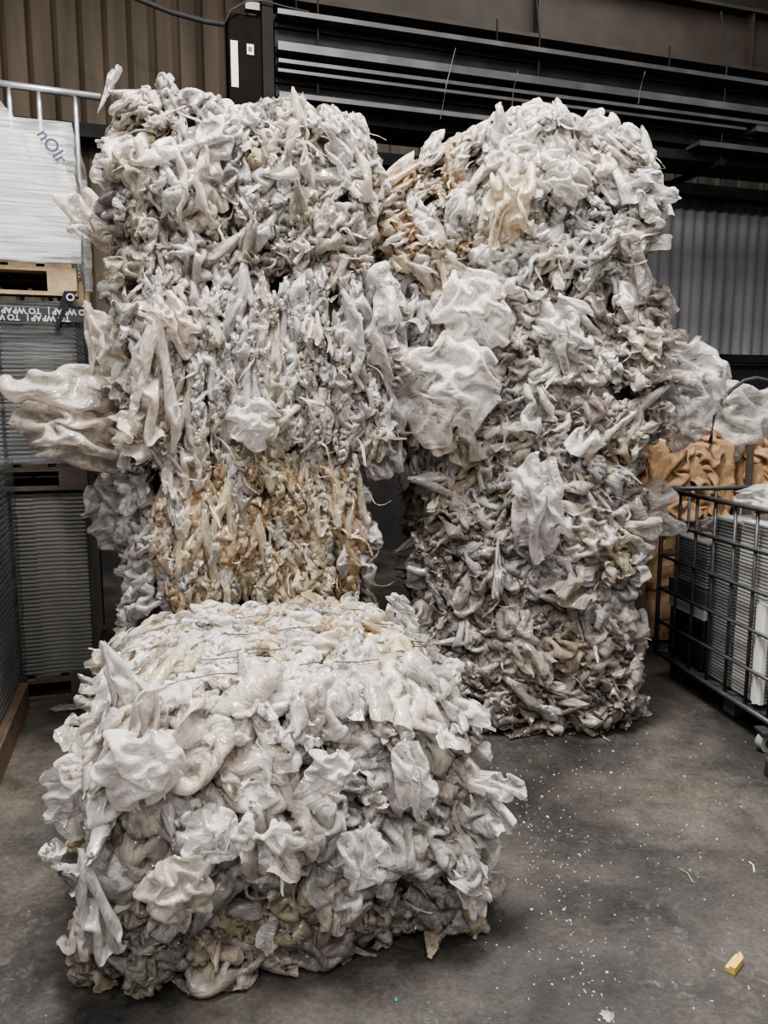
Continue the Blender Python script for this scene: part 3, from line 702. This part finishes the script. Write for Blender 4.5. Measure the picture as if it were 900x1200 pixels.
def wrap_mat(name, alpha, col=(.75, .76, .78), bump=.6, rough=.18, sc=(3, 3, 40)):
    m, nt, b, out = new_mat(name); L = nt.links
    tc = nt.nodes.new('ShaderNodeTexCoord'); mp = nt.nodes.new('ShaderNodeMapping'); mp.inputs['Scale'].default_value = sc
    L.new(tc.outputs['Object'], mp.inputs['Vector'])
    n = nt.nodes.new('ShaderNodeTexNoise'); n.inputs['Scale'].default_value = 1; n.inputs['Detail'].default_value = 5; n.inputs['Distortion'].default_value = .8; L.new(mp.outputs['Vector'], n.inputs['Vector'])
    bp = nt.nodes.new('ShaderNodeBump'); bp.inputs['Strength'].default_value = bump; bp.inputs['Distance'].default_value = .012; L.new(n.outputs['Fac'], bp.inputs['Height'])
    b.inputs['Base Color'].default_value = col+(1,); b.inputs['Roughness'].default_value = rough; L.new(bp.outputs['Normal'], b.inputs['Normal'])
    tp = nt.nodes.new('ShaderNodeBsdfTransparent'); mx = nt.nodes.new('ShaderNodeMixShader')
    rg = nt.nodes.new('ShaderNodeMapRange'); rg.inputs['From Min'].default_value = .35; rg.inputs['From Max'].default_value = .65
    rg.inputs['To Min'].default_value = alpha*.6; rg.inputs['To Max'].default_value = min(1, alpha*1.5); L.new(n.outputs['Fac'], rg.inputs['Value'])
    L.new(rg.outputs['Result'], mx.inputs[0]); L.new(tp.outputs[0], mx.inputs[1]); L.new(b.outputs[0], mx.inputs[2]); L.new(mx.outputs[0], out.inputs['Surface'])
    return m
WRAP = wrap_mat('stretch wrap', .36, (.62, .62, .63), .9, .2)
WRAPD = wrap_mat('dark stretch wrap', .32, (.10, .105, .11), .7)
def wrap_shell(a0, a1, b0, b1, z0, z1, mat, parent, name='stretch_wrap', seed=1, amp=.012, top=True):
    n = 60; nz = 40; P = []; per = []
    for k in range(4):
        for i in range(n//4):
            t = i/(n//4); c = [(a0, b0), (a1, b0), (a1, b1), (a0, b1)]
            p, q = c[k], c[(k+1) % 4]; per.append((p[0]+(q[0]-p[0])*t, p[1]+(q[1]-p[1])*t))
    ca, cb = (a0+a1)/2, (b0+b1)/2
    for j in range(nz):
        z = z0+(z1-z0)*j/(nz-1)
        for (a, b) in per:
            w = W(a+np.sign(a-ca)*.012, b+np.sign(b-cb)*.012, z); P.append((w.x, w.y, w.z))
    P = np.array(P); N = P-np.array(W(ca, cb, 0)); N[:, 2] = 0; N /= np.linalg.norm(N, axis=1)[:, None]
    P += N*(fnoise(P*np.array([1, 1, 3.]), seed, 1.6)[:, None]*amp+amp*.6)
    F = [(j*n+i, j*n+(i+1) % n, (j+1)*n+(i+1) % n, (j+1)*n+i) for j in range(nz-1) for i in range(n)]
    m = MB(); m.add(P, F)
    if top: m.add([W(a0, b0, z1), W(a1, b0, z1), W(a1, b1, z1), W(a0, b1, z1)], [(0, 1, 2, 3)])
    o = m.build(name, mat, parent, smooth=False); o.data.shade_smooth(); return o
A0, A1, B0, B1 = -1.50, -.32, 4.36, 5.36
pallet(A0, A1, B0, B1, 0, DARKWOOD, 'dark worn pallet on the floor beneath the lowest tray load')
pallet(A0, A1, B0, B1, 1.15, DARKWOOD, 'dim wooden pallet halfway up the left tray pile')
pallet(A0, A1, B0, B1, 2.15, WOOD, 'bright bare wood pallet under the topmost wrapped tray load', .16)
ld = empty('tray_load', W(-.9, 4.86, .14), 'lowest load of grey stacked trays standing on the floor pallet', 'tray load', 'pallet loads of stacked trays')
for a in (-1.48, -1.08, -.70):
    for b in (B0+.02, B0+.52): tray_column(a, a+.36, b, b+.46, .14, 1.135, TRAYD, ld)
ld = empty('tray_load', W(-.9, 4.86, 1.29), 'middle load wrapped in dark film with black printed tape', 'tray load', 'pallet loads of stacked trays')
for a in (-1.48, -1.08, -.70):
    for b in (B0+.02, B0+.52): tray_column(a, a+.36, b, b+.46, 1.29, 2.10, TRAYD, ld)
wrap_shell(A0, A1, B0, B1, 1.29, 2.12, WRAPD, ld, seed=4)
# printed tape: a band of two rows round the front and a twisted tail
tp = MB(); bt = B0-.035
tp.wbox(A0, A1+.02, bt-.002, bt, 2.015, 2.082); tape = tp.build('printed_tape', TAPEM, ld)
q0, q1 = at_b(83, 341, bt-.01), at_b(66, 386, bt-.01)
mt = MB(); dx = .035
mt.add([q0+Vector((-dx, 0, 0)), q0+Vector((dx, .0, 0)), (q0+q1)/2+Vector((dx*.4, 0, 0)), q1+Vector((.006, 0, 0)), q1+Vector((-.006, 0, 0)), (q0+q1)/2+Vector((-dx*.9, 0, 0))], [(0, 5, 2, 1), (5, 4, 3, 2)])
mt.build('tape_tail', TAPEM, ld)
def text(body, size, loc, ang, mat, parent, name='lettering', tilt=0., flipface=False):
    cu = bpy.data.curves.new(name, 'FONT'); cu.body = body; cu.size = size; cu.extrude = .0006; cu.align_x = 'CENTER'; cu.align_y = 'CENTER'; cu.offset = .0015
    t = bpy.data.objects.new(name, cu); C.objects.link(t)
    dg = bpy.context.evaluated_depsgraph_get(); me = bpy.data.meshes.new_from_object(t.evaluated_get(dg)); bpy.data.objects.remove(t)
    me.materials.clear(); me.materials.append(mat)
    # stand the letters up facing the aisle, rotated in their own plane by ang
    M = Matrix.Rotation(TH, 4, 'Z')@Matrix.Rotation(PI/2, 4, 'X')@Matrix.Rotation(ang, 4, 'Z')
    me.transform(M)
    o = bpy.data.objects.new(name, me); C.objects.link(o); o.parent = parent; o.location = Vector(loc)-wloc(parent); return o
for i in range(5):
    text('TO WRAP |', .040, W(-1.40+i*.235, bt-.006, 2.032), PI, TAPETXT, ld)
    text('TO WRAP |', .040, W(-1.30+i*.235, bt-.006, 2.066), PI, TAPETXT, ld)
text('O', .05, q0+Vector((0, -.012, -.03)), PI+.2, TAPETXT, ld)
ld = empty('tray_load', W(-.9, 4.86, 2.31), 'topmost load of white trays wrapped in clear film behind the left stack', 'tray load', 'pallet loads of stacked trays')
for a in (-1.48, -1.08, -.70):
    for b in (B0+.02, B0+.52): tray_column(a, a+.36, b, b+.46, 2.31, 2.95, TRAY, ld)
wrap_shell(A0, A1, B0, B1, 2.31, 2.99, WRAP, ld, seed=9, amp=.02)
# slanting outer layer of wrap with a printed edge
m = MB(); bb = B0-.05
pts = [at_b(0, 118, bb), at_b(12, 132, bb), at_b(30, 155, bb-.01), at_b(52, 168, bb), at_b(78, 200, bb), at_b(95, 240, bb), at_b(95, 300, bb), at_b(0, 302, bb), at_b(0, 200, bb)]
vs = pts; cen = sum(pts, Vector())/len(pts); m.add([cen]+vs, [(0, i+1, (i+1) % len(vs)+1) for i in range(len(vs))])
m.build('outer_wrap', WRAP, ld)
text('nOIr', .085, at_b(61, 172, bb-.01), math.radians(-55), INK, ld, 'printed_letters')
ba = MB(); e0, e1 = at_b(50, 155, bb-.006), at_b(74, 192, bb-.006)
# cage rail behind/above the top load
rl = empty('steel_rail', W(-.9, 5.44, 0), 'galvanised rail on slim posts rising behind the topmost tray load', 'rail')
m = MB(); m.tube([at_b(-60, 90, 5.44), at_b(118, 114, 5.44)], .022, 10); m.build('top_rail', GALV, rl, smooth=True)
for x in (10, 45, 88):
    m = MB(); p = at_b(x, 100+x*.135, 5.44); m.tube([p, p+Vector((0, 0, -.1)), Vector((p.x, p.y, 0))], [.010, .017, .015], 8); m.build('upright', GALV, rl, smooth=True)

# near wrapped load at the very left
ld = empty('wrapped_load', W(-1.3, 3.75, 0), 'dark film wrapped load on cardboard base at the left edge', 'tray load')
for a in (-1.9, -1.5, -1.08):
    for b in (3.30, 3.78): tray_column(a, a+.38, b, b+.46, .14, 1.30, TRAYD, ld, .03)
wrap_shell(-1.92, -.68, 3.27, 4.27, .10, 1.32, WRAPD, ld, seed=14)
m = MB(); m.wbox(-1.92, -.66, 3.26, 4.28, .0, .14); m.build('cardboard_base', simple('dusky cardboard', (.13, .085, .05), .8), ld)

# flat film scrap on the floor by the left pallet
RNG = np.random.default_rng(70)
def floor_scrap(p, size, tint, mat, label, cat='film scrap', sq=(1, 1, .25), roll=0., kind='flap', name='film_scrap', idx=0):
    A = LIB[KIND[kind][idx % len(KIND[kind])]]; P = A.reshape(-1, 3)*np.array(sq)*size
    c, s = math.cos(roll), math.sin(roll); P = P@np.array([[c, s, 0], [-s, c, 0], [0, 0, 1]]); P[:, 2] -= P[:, 2].min()-.002
    cr = np.stack([GU.ravel(), GV.ravel(), GU.ravel()*0], 1)*size/.3
    o = big_mesh(name, P, grid_faces(NL, NL), mat, np.array(tint)[None, :].repeat(len(P), 0), cr); o.location = (p.x, p.y, 0)
    return tag(o, label, cat)
floor_scrap(at_floor(80, 831), .28, DUSK, FILM, 'flat beige film scrap on the floor by the left pallets', sq=(1.1, .5, .3), roll=.2)
floor_scrap(at_floor(712, 1192), .05, LILAC, CLEAR, 'small clear film scrap at the bottom edge of the floor', kind='sheet')
floor_scrap(at_floor(738, 848), .10, DUSK, FILM, 'brownish film scrap lying right of the right stack', sq=(1.6, .5, .4), kind='rope', roll=1.2)
floor_scrap(at_floor(657, 1113), .022, (.6, .2, .14), FILM, 'tiny red scrap on the open floor', kind='puff')
floor_scrap(at_floor(464, 1172), .022, (.05, .42, .42), FILM, 'tiny teal scrap near the front bale', kind='puff')
floor_scrap(at_floor(740, 1079), .022, (.16, .16, .17), FILM, 'tiny dark grey scrap on the open floor', kind='flap')

# yellow wooden offcut
m = MB(); p = at_floor(861, 1133); d = Vector((.72, .70, 0)); s_ = Vector((-.70, .72, 0))
prof = [(-.014, 0), (.014, 0), (.014, .012), (.004, .012), (.001, .022), (-.014, .022)]
L_ = .036; vs = []
for t, k in ((-L_, 1), (L_*.7, 1), (L_*1.15, .45)):
    for (x, z) in prof: q = p+d*t+s_*(x*k+(.006 if k < 1 else 0)); vs.append((q.x, q.y, z+.001))
fs = [tuple(range(6))[::-1], tuple(range(12, 18))]+[(j*6+i, j*6+(i+1) % 6, (j+1)*6+(i+1) % 6, (j+1)*6+i) for j in range(2) for i in range(6)]
m.add(vs, fs); tag(m.build('wood_offcut', YELLOW), 'small yellow splintered wood offcut on the floor at lower right', 'offcut')
# thin lengths of string / crack debris
RNG = np.random.default_rng(5)
m = MB()
for i in range(420):
    if i < 170: x = RNG.normal(640, 90); y = RNG.normal(960, 60)
    elif i < 300: t = RNG.random(); x = 600+t*110+RNG.normal(0, 22); y = 930+t*260+RNG.normal(0, 18)
    else: x = RNG.uniform(560, 900); y = RNG.uniform(860, 1200)
    q = at_floor(x, y); s = RNG.uniform(.0012, .0034)*(1 if RNG.random() < .9 else 1.8); an = RNG.uniform(0, PI)
    a_ = np.array([math.cos(an), math.sin(an), 0]); b_ = np.array([-math.sin(an), math.cos(an), 0])
    m.box((q.x, q.y, s*.35+.0006), (s*RNG.uniform(1, 2.4), s, s*.6), (a_, b_, (0, 0, 1)), .7)
o = m.build('plastic_chips', CHIP); tag(o, 'white plastic chips scattered over the open concrete floor', 'chips'); o['kind'] = 'stuff'
for i, (x0, y0, x1, y1, lb_) in enumerate(((718, 870, 728, 838, 'thin dark cord end on the floor beside the right stack'), (796, 1018, 812, 1034, 'pale splinter lying in the middle of the open floor'), (878, 1010, 884, 1022, 'thin pale string on the floor near the right edge'))):
    m = MB(); a = at_floor(x0, y0, .004); b = at_floor(x1, y1, .004); mid = (a+b)/2+Vector((.01, .01, 0)); m.tube([a, mid, b], .0025, 6)
    tag(m.build('string_scrap', [RUBBER, WOOD, CHIP][i]), lb_, 'string')

# ------------------------------------------------------------------ wire cage with trays at the right
CY = math.radians(9.0); cu_ = Vector((math.cos(CY), math.sin(CY), 0)); cv_ = Vector((-math.sin(CY), math.cos(CY), 0))
corner = Vector((1.63, 4.45, 0))             # far left corner; the cage runs towards the lens from here
def K(a, b, z): q = corner+cu_*a-cv_*b; return Vector((q.x, q.y, z))
cage = empty('wire_cage', K(.5, .6, 0), 'dark tubular wire cage full of trays at the right edge', 'cage')
CW, CD, cz0, cz1 = 1.0, 1.20, .13, 1.11
def bar(p, q, r, name='bar', mat=DARKSTEEL): m = MB(); m.tube([p, (p+q)/2, q], r, 8); return m.build(name, mat, cage, smooth=True)
zs = np.linspace(cz0, cz1, 6)
for i, z in enumerate(zs):
    r = .014 if i in (0, 5) else .0095; nm = 'rim' if i in (0, 5) else 'horizontal_bar'
    bar(K(0, 0, z), K(0, CD, z), r, nm); bar(K(CW, 0, z), K(CW, CD, z), r, nm); bar(K(0, 0, z), K(CW, 0, z), r, nm); bar(K(0, CD, z), K(CW, CD, z), r, nm)
for k in range(8):
    b = CD*k/7; 
    for a in (0, CW): bar(K(a+(.01 if 0 < k < 7 else 0), b, cz0), K(a+(.01 if 0 < k < 7 else 0), b, cz1), .009 if 0 < k < 7 else .013, 'vertical_bar')
for k in range(1, 6):
    a = CW*k/6
    for b in (0, CD): bar(K(a, b, cz0), K(a, b, cz1), .009, 'vertical_bar')
def kbox(m, a0, a1, b0, b1, z0, z1):
    q = K((a0+a1)/2, (b0+b1)/2, (z0+z1)/2); m.box(q, (a1-a0, b1-b0, z1-z0), (tuple(cu_), tuple(-cv_), (0, 0, 1)))
m = MB(); kbox(m, 0, CW, 0, CD, cz0-.012, cz0+.004)
for k in range(9): kbox(m, .02, CW-.02, k*CD/9+.02, k*CD/9+.07, cz0+.004, cz0+.012)
m.build('base_plate', DARKSTEEL, cage)
for a in (.06, CW-.14):
    for b in (.06, .60, CD-.12):
        m = MB(); kbox(m, a, a+.09, b, b+.09, 0, cz0-.012); m.build('foot', TRAYD if b == .6 else DARKSTEEL, cage, bevel=.01)
# caster of a neighbouring trolley at the near corner
ct = empty('caster_wheel', at_floor(893, 874), 'grey caster wheel on the floor by the near cage corner', 'wheel')
cp = at_floor(896, 880); cp.z = .045
m = MB(); u = Vector((.35, -.93, 0)); m.tube([cp-u*.018, cp+u*.018], .045, 24); m.build('tyre', simple('grey wheel', (.24, .24, .24), .5), ct)
m = MB(); m.tube([cp-u*.022, cp+u*.022], .018, 16); m.build('hub', RUBBER, ct)
m = MB(); q = cp+Vector((0, 0, .03)); m.box((q.x, q.y, .098), (.07, .09, .012)); m.build('fork_plate', DARKSTEEL, ct)
m = MB(); q = at_floor(912, 912); m.box((q.x, q.y, .035), (.09, .09, .07), taper=.9); tag(m.build('rubber_block', RUBBER, bevel=.008), 'dark rubber block on the floor at the right edge', 'block')

def kcol(a0, a1, b0, b1, z0, z1, mat, label):
    r = empty('tray_stack', K((a0+a1)/2, (b0+b1)/2, z0), label, 'tray stack', 'stacked white trays in the wire cage')
    ax = (corner, cu_, -cv_); tray_column(a0, a1, b0, b1, z0, z1, mat, r, .018, ax); return r
GR2 = simple('dim tray plastic', (.20, .20, .20), .5, 0, .08, 6)
zb = cz0+.014
kcol(.05, .37, .44, .66, zb, 1.02, GR2, 'grey tray stack second from the far end of the cage')
kcol(.05, .37, .68, .90, zb, 1.03, TRAY, 'bright white tray stack in the middle of the cage side')
kcol(.10, .40, .94, 1.16, zb, .56, TRAY, 'low white tray stack at the near end of the cage')
kcol(.42, .74, .44, .66, zb, .98, GR2, 'grey tray stack deeper inside the cage')
kcol(.42, .74, .68, 1.1, zb, 1.04, TRAY, 'white tray stack deeper inside the cage near its end')
kcol(.05, .37, .06, .40, .60, .86, GR2, 'short grey tray stack standing on the black crate')
cr_ = empty('black_crate', K(.2, .22, zb), 'black plastic crate with white band low in the far cage corner', 'crate')
m = MB(); kbox(m, .05, .38, .05, .40, zb, .43); m.build('crate_body', BLACKPL, cr_, bevel=.008)
m = MB(); kbox(m, .045, .385, .045, .405, .43, .50); m.build('white_band', TRAY, cr_)['label'] = 'white band'
m = MB(); kbox(m, .04, .39, .04, .41, .50, .595); m.build('dark_rim', simple('dark grey lid', (.07, .07, .08), .5), cr_)
for i, (px_, py_, s, lab) in enumerate(((0.2, .22, .30, 'grey film bag stuffed in the far top corner of the cage'),)):
    p = K(px_, py_, .93)
def film_obj(name, kind, p, size, tint, mat, label, cat, sq=(1, 1, 1), yaw=0., flat=False, idx=0, roll=0.):
    A = LIB[KIND[kind][idx % len(KIND[kind])]]; P = A.reshape(-1, 3)*np.array(sq)*size
    if not flat: P = P[:, [0, 2, 1]]*np.array([1, -1, 1])
    c, s = math.cos(yaw), math.sin(yaw); P = P@np.array([[c, s, 0], [-s, c, 0], [0, 0, 1]])
    P[:, 2] -= P[:, 2].min()
    cr = np.stack([GU.ravel(), GV.ravel(), GU.ravel()*0], 1)*size/.3
    o = big_mesh(name, P, grid_faces(NL, NL), mat, np.array(tint)[None, :].repeat(len(P), 0), cr); o.location = p
    return tag(o, label, cat)
film_obj('film_bag', 'puff', K(.2, .2, .865), .40, GREY*.8, FILM, 'grey film bag stuffed in the far top corner of the cage', 'bag', (1, .6, .8), CY, True, 1)
film_obj('film_sheet', 'sheet', K(.42, .66, 1.045), 1.15, LILAC, FILM, 'clear film sheet spread over the trays in the cage', 'film', (.9, .7, .45), CY, True, 1)
m = MB(); kbox(m, .012, .03, .93, .98, .20, .98)
q = [K(.0, .86, .62), K(.0, .93, .62), K(.0, 1.0, .18), K(.0, .93, .18)]
m = MB(); kbox(m, .02, .04, .88, .95, .17, .66); kbox(m, .0, .02, .92, .93, .17, .66)
tag(m.build('white_board', PAPER), 'narrow white board leaning upright inside the near cage side', 'board')

# ------------------------------------------------------------------ cardboard bundles and film behind the cage
def card_block(a0, a1, b0, b1, z0, z1, mat, seed, name, parent=None):
    """a crushed, creased carton"""
    n = 26; F = Film(); c = K((a0+a1)/2, (b0+b1)/2, 0); vs = []; fs = []; mm = MB()
    for ax, sg in ((0, -1), (0, 1), (1, -1), (1, 1), (2, 1)):
        g = np.linspace(-1, 1, n); A, B = np.meshgrid(g, g, indexing='ij'); Q = np.zeros((n*n, 3)); o = [i for i in range(3) if i != ax]
        Q[:, ax] = sg; Q[:, o[0]] = A.ravel(); Q[:, o[1]] = B.ravel()
        Q = Q/((np.abs(Q)**14).sum(1)**(1/14.))[:, None]
        Q = Q*np.array([(a1-a0)/2, (b1-b0)/2, (z1-z0)/2]); nz = Q/np.linalg.norm(Q, axis=1)[:, None]
        d = -np.abs(fnoise(Q, seed, 2.4, 3))*.07+.02-np.abs(fnoise(Q+3, seed+7, 5, 2))*.03
        Q = Q+nz*d[:, None]
        P = [K((a0+a1)/2+q[0], (b0+b1)/2+q[1], (z0+z1)/2+q[2]) for q in Q]
        mm.add([(p.x, p.y, max(p.z, z0)) for p in P], grid_faces(n, n).tolist())
    return mm.build(name, mat, parent)
def carton(a0, a1, b0, b1, z0, z1, seed, label, mat=CARD):
    r = empty('cardboard_bundle', K((a0+a1)/2, (b0+b1)/2, z0), label, 'cardboard', 'crushed cardboard bundles behind the cage')
    card_block(a0, a1, b0, b1, z0, z1, mat, seed, 'crushed_carton', r)
    # crushed sheets of carton pressed against the aisle side
    global RNG
    RNG = np.random.default_rng(seed)
    ax = np.array([tuple(cu_), (0, 0, 1), tuple(-cv_)])
    for k in range(6):
        A = refine(LIB[KIND['pillow'][k % 6]][::2, ::2]); nn = len(A); sz = RNG.uniform(.46, .56)
        P = (A.reshape(-1, 3)*sz)@basis(ax[0], ax[1], ax[2], RNG.normal(0, .3), .2)
        o_ = K(a0+(a1-a0)*(.3+.4*(k % 2)), b1-.02, max(z0, .75)+(z1-max(z0, .75))*(.15+.34*(k//2)))
        P = P+np.array(o_); m = MB(); m.add(P, grid_faces(nn, nn).tolist()); m.build('carton_sheet', mat, r)
    return r
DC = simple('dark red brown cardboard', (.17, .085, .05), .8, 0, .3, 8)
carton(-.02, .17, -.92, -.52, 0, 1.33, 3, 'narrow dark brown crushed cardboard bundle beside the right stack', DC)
carton(.19, .80, -.95, -.50, 0, 1.36, 5, 'wide tan crushed cardboard bundle in the middle behind the cage')
carton(.90, 1.30, -.95, -.50, 0, 1.30, 8, 'crushed cardboard bundle at the right edge behind the cage')
m = MB(); kbox(m, .825, .86, -.46, -.43, 0, 1.34); tag(m.build('wooden_stake', DARKWOOD), 'dark upright stake between the cardboard bundles', 'stake')
film_obj('film_bag', 'pillow', K(.42, -.62, 1.24), .56, WHITE*1.05, FILM, 'white film bag heaped on the tan cardboard bundle', 'bag', (1.15, .8, .8), CY, False, 0)
film_obj('film_bag', 'pillow', K(.90, -.64, 1.20), .98, WHITE*1.12, FILM, 'bright white film sack at the right edge on the cardboard', 'bag', (1.1, .8, .8), CY, False, 1)
film_obj('film_bag', 'pillow', K(.45, -1.2, 1.46), .55, GREY, CLEAR, 'grey peaked film bag behind the black hose', 'bag', (.9, .8, 1), CY, False, 2)
m = MB(); m.wbox(0, 0, 0, 0, 0, 0)
m = MB(); kbox(m, .1, 1.3, -1.5, -1.0, 0, 1.46); tag(m.build('storage_box', simple('dark storage box', (.05, .05, .05), .7), bevel=.02), 'dark box standing behind the cardboard bundles', 'box')
hose = [(832, 520), (838, 482), (846, 468), (858, 456), (872, 446), (886, 443), (900, 446), (930, 455)]
m = MB(); m.tube([lb(x, y, y=5.0) for x, y in hose], .013, 8); tag(m.build('black_hose', RUBBER, smooth=True), 'black hose arching over the film bags at right', 'hose')
m = MB(); q = K(-.20, -.1, 0); m.box((q.x+.03, q.y, .33), (.16, .30, .66)); tag(m.build('cardboard_box', simple('dull brown cardboard', (.12, .08, .055), .8), bevel=.01), 'brown cardboard box wedged between the right stack and the cage', 'box')

# ------------------------------------------------------------------ camera, light, world
cam = bpy.data.cameras.new('camera'); cam.sensor_fit = 'VERTICAL'; cam.sensor_height = 24; cam.lens = 24*FOC/1200
co = bpy.data.objects.new('camera', cam); C.objects.link(co); co.location = (0, 0, CAMZ); co.rotation_euler = (PI/2-PITCH, 0, 0)
bpy.context.scene.camera = co
def area(name, loc, target, sx, sy, power, col):
    l = bpy.data.lights.new(name, 'AREA'); l.shape = 'RECTANGLE'; l.size = sx; l.size_y = sy; l.energy = power; l.color = col
    o = bpy.data.objects.new(name, l); C.objects.link(o); o.location = loc
    o.rotation_euler = (Vector(target)-Vector(loc)).to_track_quat('-Z', 'Y').to_euler(); return o
area('roof_light', (0.0, 1.9, 6.2), (0.0, 2.6, 0), 1.4, 1.4, 660, (1, .965, .925))
for k, (x, y, z, p) in enumerate(((-2.2, .6, 5.4, 75), (2.0, .4, 5.4, 85), (-.6, -1.6, 4.8, 75), (1.2, -2.6, 4.2, 50))):
    area('added_glint_lamp', (x, y, z), (0.1, 3.3, 1.3), .22, .22, p, (1, .965, .925))  # small lamps added to put sharp glints on the film
area('roof_light_far', (2.6, 5.8, 6.8), (2.8, 5.8, 0), 3, 2, 130, (1, .97, .93))
area('added_front_fill', (-.5, -3.5, 3.2), (0.3, 3.4, 1.2), 3, 2, 28, (1, .97, .94))  # fill light added behind the camera
w = bpy.data.worlds.new('world'); bpy.context.scene.world = w; w.use_nodes = True
w.node_tree.nodes['Background'].inputs[0].default_value = (1, .98, .96, 1); w.node_tree.nodes['Background'].inputs[1].default_value = .2
sc = bpy.context.scene
sc.view_settings.view_transform = 'AgX'; sc.view_settings.look = 'AgX - Medium High Contrast'; sc.view_settings.exposure = .22
sc.cycles.transparent_max_bounces = 7; sc.cycles.adaptive_threshold = .035; sc.cycles.max_bounces = 5; sc.cycles.diffuse_bounces = 3
sc.cycles.caustics_reflective = False; sc.cycles.caustics_refractive = False
